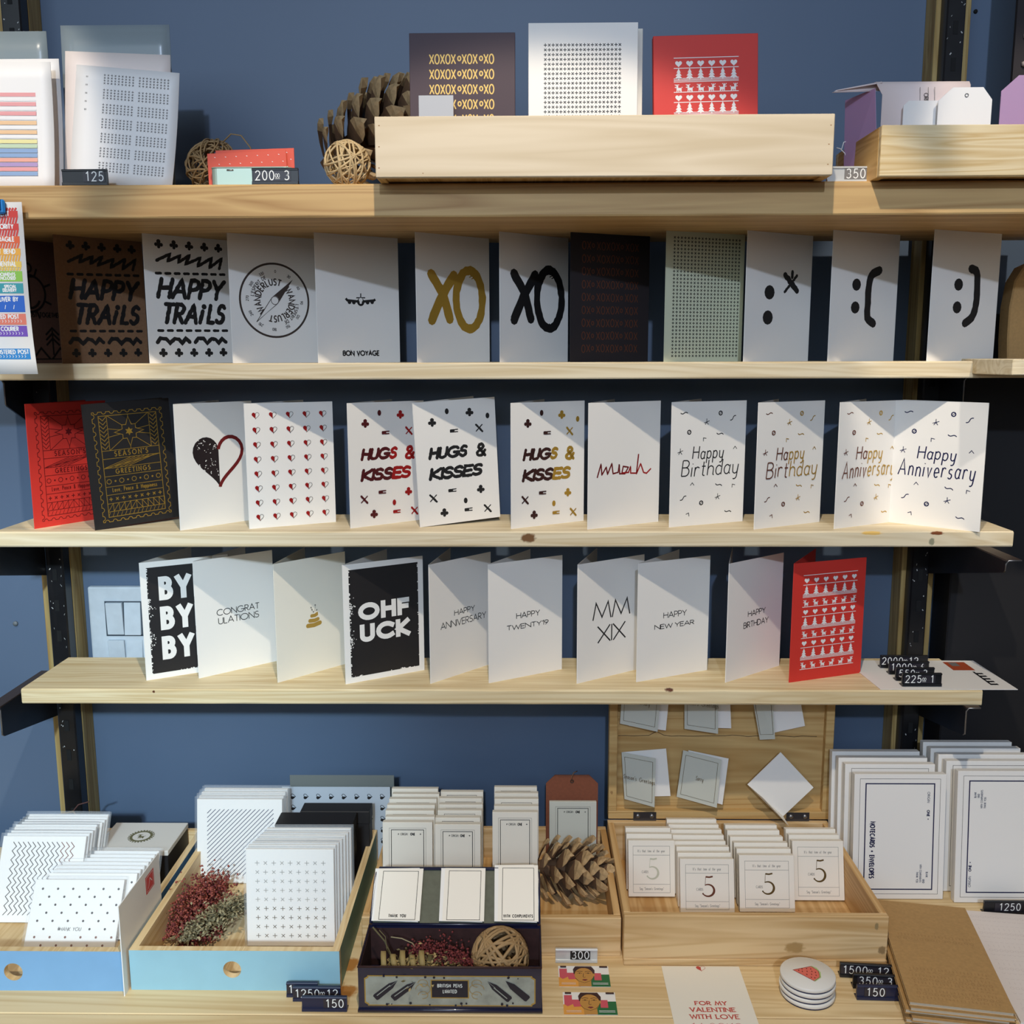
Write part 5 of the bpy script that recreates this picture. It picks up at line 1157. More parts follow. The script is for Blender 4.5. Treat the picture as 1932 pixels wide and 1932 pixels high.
# contents of the tin: spray, twig, curled shaving
FT = T+.0045
flower('dark red dried spray lying in the pen tin', (tx0+.050, 1.155, FT+.036), (tx0+.145, 1.13, FT+.024), 1300, .020, [RF2, M('maroon_flower', (120,50,48), .85)], 11)
flower('crumbled beige dried leaves along the tin front', (tx0+.010, 1.118, FT+.026), (tx0+.130, 1.122, FT+.026), 1500, .020, [M('beige_leaf', (168,146,98), .85), GF2], 12, True)
t = thing('dried_twig', 'knotty green grey twig sticking out of the pen tin', 'dried plant', (tx0+.02, 1.15, FT))
obj('twig', MB().tube([(.035,-.02,.01),(.018,-.008,.03),(.004,.006,.05),(-.012,.012,.066)], .0011, 6), GF2, t)
obj('twig', MB().tube([(.05,.005,.03),(.04,.005,.048),(.026,.006,.054),(.012,.006,.056)], .0007, 5), GF1, t)
obj('twig', MB().tube([(.018,-.008,.03),(.008,-.004,.045),(.006,.0,.06),(-.002,.002,.068)], .0007, 5), GF2, t)
t = thing('wood_shaving', 'curled tan wood shaving in the front of the tin', 'shaving', (tx0+.02, 1.117, FT+.031))
hx_ = MB(); n_ = 60; vs = []
for k in range(n_+1):
    a = k/n_*5.2*2*math.pi; x = .002+.062*k/n_; r_ = .0125+.0025*math.sin(k*.3); vs += [(x, r_*math.cos(a), .0145+r_*math.sin(a)), (x+.0065, r_*math.cos(a), .0145+r_*math.sin(a))]
hx_.add(vs, [(2*k,2*k+1,2*k+3,2*k+2) for k in range(n_)], 0, True); o = obj('curl', hx_, M('shaving', (150,128,78), .7), t); sm_ = o.modifiers.new('solid', 'SOLIDIFY'); sm_.thickness = .0005
# ---------------- flat things on the table ----------------
SKIN = M('printed_ochre', (190,138,68), .6); GRN = M('printed_green', (36,104,60), .6); ORG = M('printed_orange', (226,158,70), .6); PNK = M('printed_pink', (204,84,96), .6); HAIR = M('printed_brown', (62,36,34), .6)
def face_card(label, bl, rz):
    B = atZ(bl[0], bl[1], T+.0003); t = thing('business_card', label, 'card', B, rz); W_, H_ = .066, .043
    obj('card_sheet', MB().box(0,W_,0,H_,0,.0004), WHITE, t); Q = PR()
    Q.rect(0,0,W_*.42,H_*.45,4); Q.poly([(W_*.02,H_*.45),(W_*.02,H_*.86),(W_*.17,H_*.86),(W_*.17,H_*.66),(W_*.34,H_*.66),(W_*.34,H_*.36),(W_*.2,H_*.34),(W_*.18,H_*.46),(W_*.08,H_*.36)],3)
    Q.rect(W_*.62,0,W_,H_*.58,2); Q.rect(W_*.70,H_*.3,W_*.84,H_*.64,3)
    Q.poly([(W_*.30,H_*.6),(W_*.29,H_*.82),(W_*.34,H_*.97),(W_*.66,H_*.97),(W_*.72,H_*.78),(W_*.71,H_*.55),(W_*.66,H_*.35)],1)
    Q.rect(W_*.38,0,W_*.63,H_*.4,0); Q.disc(W_*.50,H_*.53,W_*.185,0,28,ry=H_*.36); Q.disc(W_*.695,H_*.55,W_*.022,0,10,ry=H_*.07)
    Q.rib([(W_*.33,H_*.4),(W_*.38,H_*.26),(W_*.5,H_*.17),(W_*.61,H_*.26),(W_*.68,H_*.42)],.0005,1)
    Q.rib([(W_*.33,H_*.88),(W_*.4,H_*.9),(W_*.6,H_*.9),(W_*.67,H_*.84)],.0016,1)
    for s in (-1,1):
        x = W_*(.50+s*.085); Q.rib([(x-.0042,H_*.70),(x,H_*.735),(x+.0042,H_*.71)],.0008,1); Q.rib([(x-.0032,H_*.62),(x,H_*.65),(x+.0032,H_*.62)],.0006,1); Q.disc(x,H_*.625,.0009,1,8)
    Q.rib([(W_*.495,H_*.62),(W_*.48,H_*.45),(W_*.50,H_*.425),(W_*.53,H_*.45)],.0006,1); Q.poly([(W_*.45,H_*.31),(W_*.49,H_*.345),(W_*.51,H_*.335),(W_*.53,H_*.345),(W_*.57,H_*.31),(W_*.51,H_*.26)],5)
    for k in (0,1): Q.rib([(W_*.66,H_*(.16-.06*k)),(W_*.96,H_*(.16-.06*k))],.0008,6); Q.rib([(W_*.05,H_*(.16-.06*k)),(W_*.33,H_*(.16-.06*k))],.0006,6)
    Q.rect(W_*.04,H_*.90,W_*.16,H_*.98,1); Q.rect(W_*.82,H_*.90,W_*.98,H_*.98,1)
    Q.build('printed_portrait', [SKIN,HAIR,GRN,PNK,ORG,M('printed_maroon',(120,44,48),.6),WINK], t, O=(0,0,.0004), U=(1,0,0), V=(0,1,0))
face_card('small card printed with a brown-haired face, nearer the 300 tag', (1055,1862), 0)
face_card('small card printed with a brown-haired face, by the tin corner', (1064,1915), 0)
B = atZ(1272,1932,T+.0003); t = thing('valentine_card', 'long white card lettered FOR MY VALENTINE WITH LOVE in red', 'card', (B.x,1.045,T+.0003))
obj('card_sheet', MB().box(0,.102,0,.142,0,.0005), CREAM, t); Q = PR(); N_ = lambda y: y-1.045
for s_, y, sz in (('FOR MY',1.109,.0066),('VALENTINE',1.0965,.0070),('WITH LOVE',1.0835,.0072)): Q.text(s_, .051, N_(y)-.0, sz, .0015, align='c', xs=1.2, track=.28, serif=.0013)
Q.text("14.02'19", .051, N_(1.0625), .0125, .0006, align='c', xs=1.2, track=.25); Q.heart(.051, .1375, .006, 0, half=-1); Q.heart(.051,.1375,.006,0,half=1,line=.0005)
Q.build('lettering', M('dusty_red_ink', (190,74,66), .6), t, O=(0,0,.0005), U=(1,0,0), V=(0,1,0))
# coasters
c = atZ(1524,1836,T+.0285); CO = M('white_ceramic_coaster', (226,222,214), .45)
for k in range(4):
    t = thing('coaster', ('round white coaster at the bottom of the stack','round white coaster, second from the bottom of the stack','round white coaster, just under the watermelon one','round coaster with a watermelon slice, topmost of the stack')[k], 'coaster', (c.x+(.0005,-.0006,.0004,0)[k], c.y+(.0,.0006,-.0004,0)[k], T+.0072*k), group='round coasters')
    obj('foam_base', MB().lathe([(.0325,0),(.0325,.0022)], 48), M('navy_foam', (54,56,84), .8), t)
    obj('disc', MB().lathe([(.0333,.0022),(.0338,.0028),(.0338,.0066),(.0332,.0071)], 56), CO, t)
    if k == 3:
        Q = PR(); Q.poly([(-.017,.006),(.008,.0135),(.0145,.004),(.013,-.008),(.0035,-.0165)],0); Q.rib([(.008,.0135),(.013,.010),(.0155,.001),(.013,-.009),(.0035,-.0165)],.0022,1); Q.rib([(-.017,.006),(.008,.0135),(.0145,.004),(.013,-.008),(.0035,-.0165),(-.017,.006)],.0006,2)
        for x,y in ((-.010,.005),(-.005,.008),(.001,.009),(.006,.008),(-.006,.003),(0,.003),(.006,.003),(.010,.001),(-.002,-.003),(.004,-.003),(.009,-.005),(.002,-.009),(.006,-.010)): Q.disc(x,y,.0008,2,6,ry=.0013)
        Q.build('printed_watermelon', [M('printed_coral',(222,108,92),.6), M('printed_rind',(176,196,130),.6), M('printed_dark_red',(120,40,40),.6)], t, O=(0,0,.0071), U=(1,0,0), V=(0,1,0))
# kraft notebooks
KN = M('kraft_cover', (176,138,86), .8, noise=.1, nscale=250); PAG = M('notebook_pages', (206,190,164), .7)
f0 = atZ(1716,1889,T+.036); f1 = atZ(1912,1903,T+.036); r0 = atZ(1650,1687,T+.036); ww = (f1-f0).length; LL = .225; ang = math.atan2(-(r0-f0).x*-1, (r0-f0).y)
ang = -math.atan2((r0-f0).x, (r0-f0).y); NB = 6
for k in range(NB):
    z = T+.006*k; dxk = (.004,-.002,.003,-.003,.001,0)[k]; dyk = (-.006,.002,-.004,.003,-.002,0)[k]
    t = thing('kraft_notebook', f'kraft notebook, {("bottom of the pile at the lower right","second from the bottom of the pile","third from the bottom of the pile","fourth from the bottom of the pile","second from the top of the pile","topmost of the pile, faint stamped rows of patterns")[k]}', 'notebook', (f0.x+dxk, f0.y+dyk, z), ang+(.01,-.012,.008,-.006,.005,0)[k], group='kraft notebooks piled at the lower right')
    obj('cover', MB().box(0,ww,0,LL,0,.0007).box(0,ww,0,LL,.0050,.0057), KN, t); obj('pages', MB().box(.001,ww-.0015,.0015,LL-.001,.0007,.0050), PAG, t)
    if k == NB-1:
        Q = PR(); rn = random.Random(2)
        for row in range(11):
            y = LL*(.05+.032*row) if row < 9 else LL*(.60+.04*(row-9)); 
            for i in range(14 if row % 2 else 22):
                x = ww*.12+ww*.76*i/(13 if row % 2 else 21)
                if row % 4 == 1: Q.ring(x,y,.0022,.0004,n=8)
                elif row % 4 == 3: Q.rib([(x-.002,y),(x,y+.002),(x+.002,y)],.0004)
                else: Q.rib([(x,y-.0022),(x,y+.0022)],.0005)
        Q.build('blind_stamping', M('stamped_kraft',(150,112,68),.8), t, O=(0,0,.0057), U=(1,0,0), V=(0,1,0))
# white embossed notebook
w0 = atZ(1926,1927,T+.006); w1 = atZ(1812,1716,T+.006); a2 = -math.atan2((w1-w0).x, (w1-w0).y)
t = thing('white_notebook', 'pale pinkish white notebook with embossed patterns at the right edge', 'notebook', (w0.x, w0.y, T), a2)
Lw = (w1-w0).length; obj('cover', MB().box(0,.14,0,Lw,0,.0007).box(0,.14,0,Lw,.0048,.0055), M('pinkish_white_cover',(228,216,208),.6), t); obj('pages', MB().box(.0005,.139,.001,Lw-.001,.0007,.0048), WHITE, t)
Q = PR()
for row in range(22):
    y = Lw*(.06+.042*row)
    for i in range(18):
        x = .012+.0066*i
        if row % 4 == 0: Q.rib([(x-.0025,y+.001),(x,y-.001),(x+.0025,y+.001)],.0004)
        elif row % 4 == 1: Q.ring(x,y,.0024,.0004,n=8)
        elif row % 4 == 2: Q.rib([(x,y-.0025),(x,y+.0025)],.0004)
        else: Q.rib([(x-.0022,y-.0015),(x+.0022,y-.0015)],.0004)
Q.build('embossing', M('embossed_shade',(206,192,186),.6), t, O=(0,0,.0055), U=(1,0,0), V=(0,1,0))
# postcard under the tags on the lowest shelf
pq = [atZ(*p, Z4+.0006) for p in ((1662,1302),(1921,1302),(1848,1243),(1628,1245))]; c = pq[0]; 
pq = [Vector((c.x,1.352,0)), Vector((pq[1].x,1.352,0)), Vector((pq[1].x-.004,1.485,0)), Vector((c.x-.008,1.485,0))]; c = pq[0]
t = thing('postcard', 'white postcard lying under the black price tags, stamp print at corner', 'card', (c.x,c.y,Z4+.0005)); lo = [(p.x-c.x,p.y-c.y) for p in pq]
obj('card_sheet', MB().prism(lo, .0009), WHITE, t); Wp = lo[1][0]; Q = PR()
Q.rect(Wp-.055,.085,Wp-.022,.125,0); Q.rect(Wp-.048,.105,Wp-.036,.122,2)
for k in range(5): Q.rect(Wp-.030,.018+.012*k,Wp-.018,.024+.012*k,1); Q.rect(Wp-.030,.018+.012*k,Wp-.027,.030+.012*k,1)
Q.build('print', [M('rust_orange_print',(170,72,36),.6), INK, GREY], t, O=(0,0,.0009), U=(1,0,0), V=(0,1,0))
# ---------------- top shelf ----------------
PW1 = wood('bleached_pine', (206,186,154), (222,204,176), seed=14, fine=.7, knots=[k_at(715,237,1.18,.0015,.001,(150,110,70)), k_at(715,277,1.18,.0015,.001,(150,110,70)), k_at(715,317,1.18,.0015,.001,(150,110,70)), k_at(798,327,1.18,.001,.001,(150,110,70)), k_at(1568,236,1.18,.0015,.001,(150,110,70)), k_at(1564,272,1.18,.0015,.001,(150,110,70)), k_at(1562,310,1.18,.0015,.001,(150,110,70))])
PW1Y = wood('pine_side_grain', (196,148,84), (226,186,122), axis=1, seed=15)
PW2 = wood('ribbed_pine', (206,172,116), (234,212,170), seed=16, fine=1.3)
lx0, lx1 = atY(708,300,1.18).x, atY(1573,280,1.18).x; lh = atY(1140,217,1.18).z-Z1
tray('long bleached pine tray on the top shelf, in the middle', lx0, lx1, 1.18, 1.37, Z1, lh, PW1, PW1Y, name='long_pine_tray')
rx0 = atY(1661,300,1.19).x; rh = atY(1800,235,1.19).z-Z1
tray('ribbed pine tray on the top shelf, at the right', rx0, rx0+.36, 1.19, 1.36, Z1, rh, PW2, PW1Y, name='ribbed_pine_tray')
FB = Z1+.0065
def board(label, x0, x1, ytop, y0, mt, th, arts, tilt=3, rx=0, name='boxed_card_set', group=None):
    a, b_ = atY(x0, 216, y0), atY(x1, 216, y0); B = Vector((a.x, y0, FB))
    return pack(name, label, 'card set', B, b_.x-a.x, panel_h(B, R(tilt), ytop), th, R(tilt), mt, arts=arts, rx=R(rx))
PLUM = M('dark_plum_board', (60,38,48), .6); GOLDP = M('bright_gold_print', (200,164,84), .5, .25)
def art_xoboard(P, W, H):
    for r in range(9):
        y = H*(.80-.098*r); x = W*.19; dx = W*.0515
        for i, c_ in enumerate('XOXOXOXOXOXO'):
            small = i in (5, 9); s = H*(.028 if small else .060); P.text(c_, x+(dx*.2 if small else 0), y+(s*.7 if small else 0), s, .0015, xs=dx*.78/s/G[c_][0]*(.7 if small else 1)); x += dx
board('dark plum card set with rows of gold XO lettering', 773, 972, 64, 1.285, PLUM, .018, [('lettering', GOLDP, art_xoboard)])
board('white card set covered in a grid of tiny crosses', 997, 1203, 44, 1.285, WHITE, .008, [('printed_crosses', INK, crosses(20,29,.155,.835,.05,.865,.0020,.0010))])
board('second white card set just behind the crosses one', 1006, 1212, 56, 1.305, IV, .010, [])
board('red card set printed with white hearts, firs and reindeer', 1237, 1434, 69, 1.285, RED, .012, [('printed_pattern', WINK, isle('LHLNTDLHLNTDLHLNTD', .21, .80, -.027, .0098))], tilt=3, rx=1.2)
a = atY(789,180,1.262); b_ = atY(855,180,1.262); pack('small_card', 'small plain white card, tinted grey for shade, in front of the plum card set', 'card', Vector((a.x,1.262,FB)), b_.x-a.x, panel_h(Vector((a.x,1.262,FB)),R(2),180), .001, R(2), M('white_card_shade_grey', (176,178,184), .6), arts=[('printed_arc', [INK], lambda P, W, H: [P.rib([(W*.55+r*math.cos(R(a_)), H*.45+r*math.sin(R(a_))) for a_ in range(20,120,12)], .0008) for r in (.006,.008,.010)])])  # white card whose shade is put into a grey base colour
# big pinecone beside the tray
cb = atY(618,318,1.385); pinecone('very large pinecone rising behind the tray end', (cb.x-.012, 1.42, Z1+.055), (.84,-.06,.52), .185, .056, 80, 8, .72, .95)
# mint tin with red cards
mx0, mx1 = atY(397,330,1.245).x, atY(548,330,1.245).x; mh = atY(450,316,1.245).z-Z1
t = thing('mint_tin', 'small pale mint metal tin holding red cards', 'tin', ((mx0+mx1)/2, 1.262, Z1)); hw = (mx1-mx0)/2; MT = M('pale_mint_metal', (176,196,182), .35, .4)
b = MB(); N_ = 40
def rr(hx, hy, r): return [(sx*(hx-r)+r*math.cos(R(a0+a)), sy*(hy-r)+r*math.sin(R(a0+a))) for sx, sy, a0 in ((1,1,0),(-1,1,90),(-1,-1,180),(1,-1,270)) for a in range(0,91,18)]
o1 = rr(hw,.017,.008); i1 = rr(hw-.0009,.0161,.0072); n = len(o1)
b.add([(x,y,0) for x,y in o1]+[(x,y,mh) for x,y in o1]+[(x,y,mh) for x,y in i1]+[(x,y,.001) for x,y in i1], [tuple(range(n-1,-1,-1))]+[(k*n+i,k*n+(i+1)%n,(k+1)*n+(i+1)%n,(k+1)*n+i) for k in range(3) for i in range(n)]+[tuple(range(3*n,4*n))])
obj('body', b, MT, t); obj('rim', MB().tube([(x,y,mh) for x,y in o1], .0009, 5, closed=True), MT, t)
for x in (-hw*.5, hw*.35): obj('hinge_tab', MB().tube([(x-.004,-.0176,mh-.003),(x+.004,-.0176,mh-.003)], .0009, 6), STEEL, t)
CORAL = M('coral_red_card', (214,84,62), .6)
def art_dash(P, W, H):
    rn = random.Random(3)
    for j in range(4):
        for i in range(7): P.rib([(W*(.09+.135*i+.05*(j%2)), H-.005-.0085*j),(W*(.105+.135*i+.05*(j%2)), H-.0055-.0085*j)], .0007)
for k, (x0, yt, rx_, lb) in enumerate(((392,284,2.5,'coral red card with tiny dashes, front one in the mint tin'), (398,278,1.5,'coral red card behind, sticking out right of the mint tin'))):
    a = atY(x0,330,1.262+.008*k); B = Vector((a.x+.002+.006*k, 1.258+.008*k, Z1+.002)); pack('red_card', lb, 'card', B, .098, panel_h(B,R(6),yt+6), .001, R(6), CORAL, arts=[('printed_dashes', [WINK], art_dash)], rx=R(rx_))
# polybag packs at the left
BAG = M('smoky_polybag', (142,154,158), .3, alpha=.75); SLV = M('clear_sleeve_grey', (160,172,176), .25, alpha=.6)
def sheetpack(label, xl, xr, ytop, y0, tilt, mt, roll, arts, lift=0, th=.001, name='paper_sheet', W=None, cat='sheet'):
    a, b_ = atY(xl, 350, y0), atY(xr, 350, y0); B = Vector((a.x, y0, Z1+.0006+lift)); W = W or b_.x-a.x
    rot = Matrix.Rotation(-R(tilt), 4, 'X') @ Matrix.Rotation(R(-roll), 4, 'Y'); t = thing(name, label, cat, B, rot=rot); H = panel_h(B, R(tilt), ytop)
    # slightly bowed sheet
    mb = MB(); n = 8; m_ = 8; vs = []
    for j in range(m_+1):
        for i in range(n+1): vs.append((W*i/n, .004*math.sin(math.pi*j/m_)*(i/n), H*j/m_))
    k = len(vs); vs += [(x,y+th,z) for x,y,z in vs]; fs = []
    for j in range(m_):
        for i in range(n): p = j*(n+1)+i; fs += [(p,p+1,p+n+2,p+n+1), (k+p,k+p+n+1,k+p+n+2,k+p+1)]
    for i in range(n): fs += [(i,k+i,k+i+1,i+1)]; p = m_*(n+1)+i; fs += [(p,p+1,k+p+1,k+p)]
    for j in range(m_): p = j*(n+1); fs += [(p,p+n+1,k+p+n+1,k+p)]; p += n; fs += [(p,k+p,k+p+n+1,p+n+1)]
    mb.add(vs, fs, 0, True); obj('sheet', mb, mt, t)
    for nm, mats, fn in arts:
        Q = PR(); fn(Q, W, H); Q.mb.v = [(x,y,h) for x,y,h in Q.mb.v]; Q.mb.v = [(x, .004*math.sin(math.pi*min(1,max(0,y/H)))*(x/W)-h-.0002, y) for x,y,h in Q.mb.v]; obj(nm, Q.mb, mats, t, rec=False)
    return t
PALE = [M('pale_pink_row',(232,160,160),.6), M('pale_orange_row',(238,196,150),.6), M('pale_yellow_row',(236,226,160),.6), M('pale_green_row',(196,214,180),.6), M('pale_blue_row',(140,168,206),.6), M('pale_coral_row',(236,170,150),.6), M('pale_violet_row',(176,150,196),.6), WINK, INK]
def art_pale(P, W, H):
    for k, (mi, wd) in enumerate(((0,1),(7,1),(0,1),(7,1),(0,1),(7,1),(1,1),(7,1),(1,1),(7,1),(2,1),(3,1),(4,1),(4,1),(5,1),(6,1),(0,1),(4,1))):
        y = H*(.74-.036*k); P.rect(W*.10, y, W*.84, y+H*(.030 if mi != 7 else .012), mi)
    P.frame(W*.02, H*.10, W*.40, H*.36, .0006, 8); P.frame(W*.02, H*.40, W*.40, H*.70, .0006, 8)
WSH = M('bright_white_sheet', (240,236,232), .5)
sheetpack('smoky polybag standing behind the pale label sheet at far left', -70, 101, 60, 1.312, 3, BAG, 0, [], name='polybag', cat='bag')
sheetpack('white backing sheet in the far left polybag group', -60, 118, 112, 1.29, 5, WSH, 0, [])
sheetpack('sheet of pale rainbow labels at the far left of the top shelf', -92, 102, 118, 1.272, 5, WSH, 0, [('printed_labels', PALE, art_pale)])
sheetpack('smoky clear sleeve with a torn top behind the white crosses sheet', 128, 330, 48, 1.33, 3, SLV, 0, [], name='clear_sleeve', cat='sleeve')
sheetpack('grey blue sleeve standing rearmost behind the crosses sheet', 140, 330, 54, 1.345, 3, BAG, 1, [], name='clear_sleeve', cat='sleeve')
sheetpack('pinkish white sheet leaning tilted in the clear sleeve', 122, 318, 96, 1.30, 4, M('pinkish_sheet',(232,218,210),.55), -2.5, [], lift=.006)
def art_blocks(P, W, H):
    for bj in range(7):
        for bi in range(2):
            for j in range(4):
                for i in range(9): P.cross(W*(.28+.34*bi+.0345*i), H*(.93-.125*bj-.023*j), .0014, .00045, (i+j) % 2)
    for k in range(5): P.text('xx', W*.10, H*(.90-.07*k), .003, .0003, xs=.8)
sheetpack('white sheet with fourteen blocks of tiny crosses on the top shelf', 132, 312, 121, 1.262, 6, WSH, -5, [('printed_crosses', [DRIM], art_blocks)], lift=.0115, W=.128)
# right tray contents
LIL = M('lilac_tag_and_bag_shade', (176,140,176), .6); PKP = M('pale_pink_paper', (228,210,206), .55)
p = lambda x, y, d: atY(x, y, d)
base = Vector((p(1664,240,1.25).x, 1.25, FB)); t = thing('paper_bag', 'pale pink paper bag curling over, printed band down its front', 'bag', base)
W_ = p(1835,240,1.25).x-base.x; H_ = p(1700,150,1.25).z-FB
mb = MB(); vs = []; m_ = 10; lean = .012
prof = [(0,0),(-.001,H_*.5),(-.001,H_*.85),(.001,H_*.95),(.005,H_*.99),(.012,H_*1.0),(.026,H_*.97)]
for yy_, zz_ in prof: vs += [(-.002+ (.0 if zz_ < H_*.9 else -.006), yy_, zz_), (W_*(.95 if zz_ > H_*.8 else 1), yy_, zz_)]
mb.add(vs, [(2*i,2*i+1,2*i+3,2*i+2) for i in range(len(prof)-1)], 0, True); o = obj('front', mb, PKP, t); sd = o.modifiers.new('solid','SOLIDIFY'); sd.thickness = .0006
cv = MB(); vs = []   # curled corner
for k in range(9):
    a = R(-90+k*30); r_ = .0055; vs += [(-.002+.0, .006+r_*math.cos(a), H_-.006+r_*math.sin(a)), (-.056+.003*k*.3, .02+r_*.25*math.cos(a), H_-.008+r_*.3*math.sin(a))]
cv.add(vs, [(2*i,2*i+1,2*i+3,2*i+2) for i in range(8)], 0, True); o = obj('curled_flap', cv, PKP, t); sd = o.modifiers.new('solid','SOLIDIFY'); sd.thickness = .0005
obj('shade_tinted_gusset', MB().hexa([(-.002,.002,0),(-.0015,.002,0),(-.027,.05,0),(-.0275,.05,0),(-.010,.002,H_*.92),(-.0095,.002,H_*.92),(-.030,.05,H_*.9),(-.0305,.05,H_*.9)]), LIL, t)  # inner side of the pink bag, its shade put into the lilac colour
Q = PR(); 
for x in (.44,.53,.60): Q.rib([(W_*x,H_*.02),(W_*(x-.05),H_*.92)], .0005, 1)
tf_ = lambda q_: (W_*.455+q_[1]-.0, H_*.86-q_[0]+0)
Q.text('ORIGIN', 0, .0, .0048, .0006, 0, tf=lambda q_: (W_*.44+q_[1]+(.006-q_[0])*-.06, H_*.86-q_[0]), xs=.85); Q.text('ONE', .034, 0, .0048, .0012, 0, tf=lambda q_: (W_*.44+q_[1], H_*.86-q_[0]), xs=.85)
Q.rib([(W_*.44,H_*.3),(W_*.60,H_*.3)], .0005, 1); Q.text('6', W_*.5, H_*.10, .010, .0011, 2)
Q.mb.v = [(x, -.0016-h, y) for x, y, h in Q.mb.v]; obj('printed_band', Q.mb, [INK, GREY, COPPER], t, rec=False)
def hextag(label, x0, x1, yt, d, mt, cl, cr, hole=True):
    a, b_ = p(x0,230,d), p(x1,230,d); h = p(x0,yt,d).z-FB; w_ = b_.x-a.x; t = thing('gift_tag', label, 'gift tag', (a.x, d, FB)); c1, c2 = cl*w_, cr*w_
    obj('tag_board', MB().prism([(0,0),(w_,0),(w_,h-c2),(w_-c2*.8,h),(c1,h),(0,h-c1*.9)], .0012, axis='y'), mt, t)
    if hole: obj('eyelet', MB().tube([(w_*.52+.002*math.cos(q_*.7), -.0003, h-.009+.002*math.sin(q_*.7)) for q_ in range(9)], .0005, 5, closed=True), GREY, t)
hextag('white clipped-corner gift tag in the ribbed tray', 1768, 1869, 165, 1.232, WSH, .26, .22)
hextag('pale gift tag half behind the white one in the ribbed tray', 1703, 1800, 190, 1.240, WSH, .1, .2, False)
hextag('lilac gift tag cut by the right edge of the picture', 1885, 1990, 142, 1.26, LIL, .3, .2)
hextag('lilac gift tag seen between the bag and the right edge', 1938, 2040, 120, 1.30, LIL, .3, .2, False)
t = thing('string_bow', 'small knotted white string on the ribbed tray side', 'string', p(1590,285,1.30)); 
obj('loop', MB().tube([(-.008,0,.004),(-.002,-.002,.002),(.0,-.002,.010),(.008,-.002,.013),(.014,-.001,.012)], .0007, 5), WHITE, t); obj('tail', MB().tube([(-.004,-.001,.003),(.002,-.002,-.003),(.005,-.002,-.010)], .0006, 5), WHITE, t)
# hanging label sheet at the left
x0, x1 = atY(-112,450,1.21).x, atY(46,450,1.21).x; zt, zb = atY(46,381,1.21).z, atY(70,706,1.195).z
t = thing('label_sheet', 'sheet of bright rainbow postal labels hanging at the left edge', 'sheet', (x0, 1.21, zb)); W_, H_ = x1-x0+.0, zt-zb
def bend(x, y): f = 1-y/H_; return (x+.0075*f*f, -.010*math.sin(f*2.2)*f)
mb = MB(); vs = []; n = 12
for j in range(n+1): y = H_*j/n; b0 = bend(0,y); vs += [(b0[0],b0[1],y),(W_+b0[0],b0[1],y)]
k = len(vs); vs += [(x,y+.0006,z) for x,y,z in vs]
mb.add(vs, [(2*i,2*i+1,2*i+3,2*i+2) for i in range(n)]+[(k+2*i,k+2*i+2,k+2*i+3,k+2*i+1) for i in range(n)]+[(2*i+1,k+2*i+1,k+2*i+3,2*i+3) for i in range(n)]+[(0,k,k+1,1),(2*n,2*n+1,k+2*n+1,k+2*n)], 0, True); obj('sheet', mb, WSH, t)
LC = [(206,58,50),(222,96,52),(232,168,62),(226,190,84),(136,190,70),(54,150,160),(34,96,190),(226,122,100),(116,76,176),(50,136,200)]
LMs = [M(f'label_colour_{"abcdefghij"[i]}', c_, .5) for i, c_ in enumerate(LC)]+[WINK, INK]
Q = PR(); ys = lambda zy: H_*(1-((360+zy/4.025)-381)/325.0)
def rowtext(s_, zy, sz=.0052, w_=.0013, m_=10, right=.90): Q.text(s_, W_*right, ys(zy), sz, w_, m_, align='r', xs=.85, track=.22)
Q.freeze = True
for zy0, zy1, mi in ((150,200,0),(245,295,0),(340,392,1),(432,482,2),(530,575,3),(603,682,4),(695,772,5),(790,915,6),(928,1012,7),(1020,1102,8),(1195,1277,9)): Q.rect(W_*.06, ys(zy1), W_*.945, ys(zy0), mi)
for zy0, zy1, mi in ((128,150,0),(200,245,0),(295,340,0),(392,432,1),(482,530,2),(577,600,3)):
    for i in range(26): x = W_*(.06+.034*i); Q.rib([(x, ys(zy1)), (x+.0022, ys(zy0))], .0022, mi)
Q.lv += 2
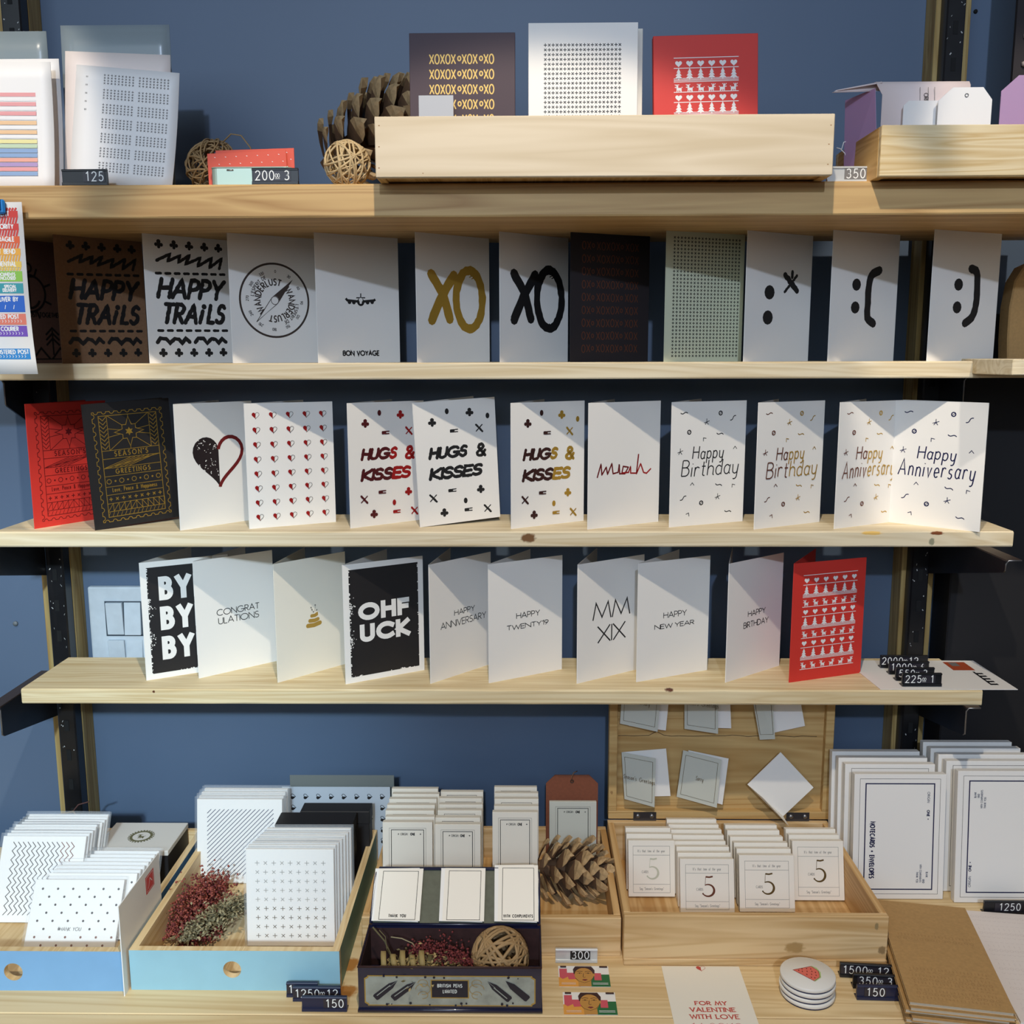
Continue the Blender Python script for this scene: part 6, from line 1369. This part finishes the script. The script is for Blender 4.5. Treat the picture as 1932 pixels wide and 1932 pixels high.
for s_, zy in (('URGENT',188),('PRIORITY',283),('FRAGILE',378),('DO NOT BEND',470),('CONFIDENTIAL',565)): rowtext(s_, zy, .0050, .0013, right=.84 if zy < 200 else .88)
rowtext('DOCUMENTS',638,.0034,.0010,right=.86); rowtext('ENCLOSED',667,.0034,.0010,right=.86); rowtext('SPECIAL',731,.0034,.0010,right=.86); rowtext('DELIVERY',759,.0034,.0010,right=.86)
rowtext('DELIVER BY',832,.0048,.0012,right=.87); rowtext('/   /',892,.0048,.0008,right=.82); rowtext('SPEED POST',965,.0046,.0012,right=.86); rowtext('BY COURIER',1058,.0046,.0012,right=.84); rowtext('REGISTERED POST',1235,.0046,.0012,right=.93)
for zy in (985,1078,1255):
    for i in range(22): x = W_*(.1+.037*i); Q.rib([(x,ys(zy)+.0016),(x+.0012,ys(zy)),(x,ys(zy)-.0016)], .0006, 10)
rowtext('ORIGINONE +',1358,.0034,.0009,11,right=.55)
Q.mb.v = [(bend(x,y)[0], bend(x,y)[1]-h-.0002, y) for x, y, h in Q.mb.v]; obj('printed_labels', Q.mb, LMs, t, rec=False)
a = atY(-14,384,1.205); t = thing('bulldog_clip', 'blue plastic clip holding the rainbow label sheet to the shelf', 'clip', (a.x, 1.205, a.z-.012))
obj('jaw', MB().box(-.012,.014,-.001,.004,0,.017), M('blue_plastic',(40,130,200),.35), t, bevel=.002); obj('lever', MB().box(-.008,.010,-.004,-.001,.004,.020), M('blue_plastic'), t, bevel=.001)
# tan paper bag at the right of the second shelf
bx = atY(1900,690,1.44).x; by = lambda x, y: (atY(x,y,1.44).x-bx, atY(x,y,1.44).z-Z2)
pts = [by(1900,690),by(1901,640),by(1905,580),by(1915,530),by(1932,503),by(1970,485),by(2010,485),by(2020,690)]; pts[0] = (pts[0][0],.0005); pts[-1] = (pts[-1][0],.0005)
t = thing('tan_paper_bag', 'tan paper bag with a rounded shoulder at the right edge', 'bag', (bx,1.44,Z2)); obj('body', MB().prism(pts, .03, axis='y'), KN, t, bevel=.002)
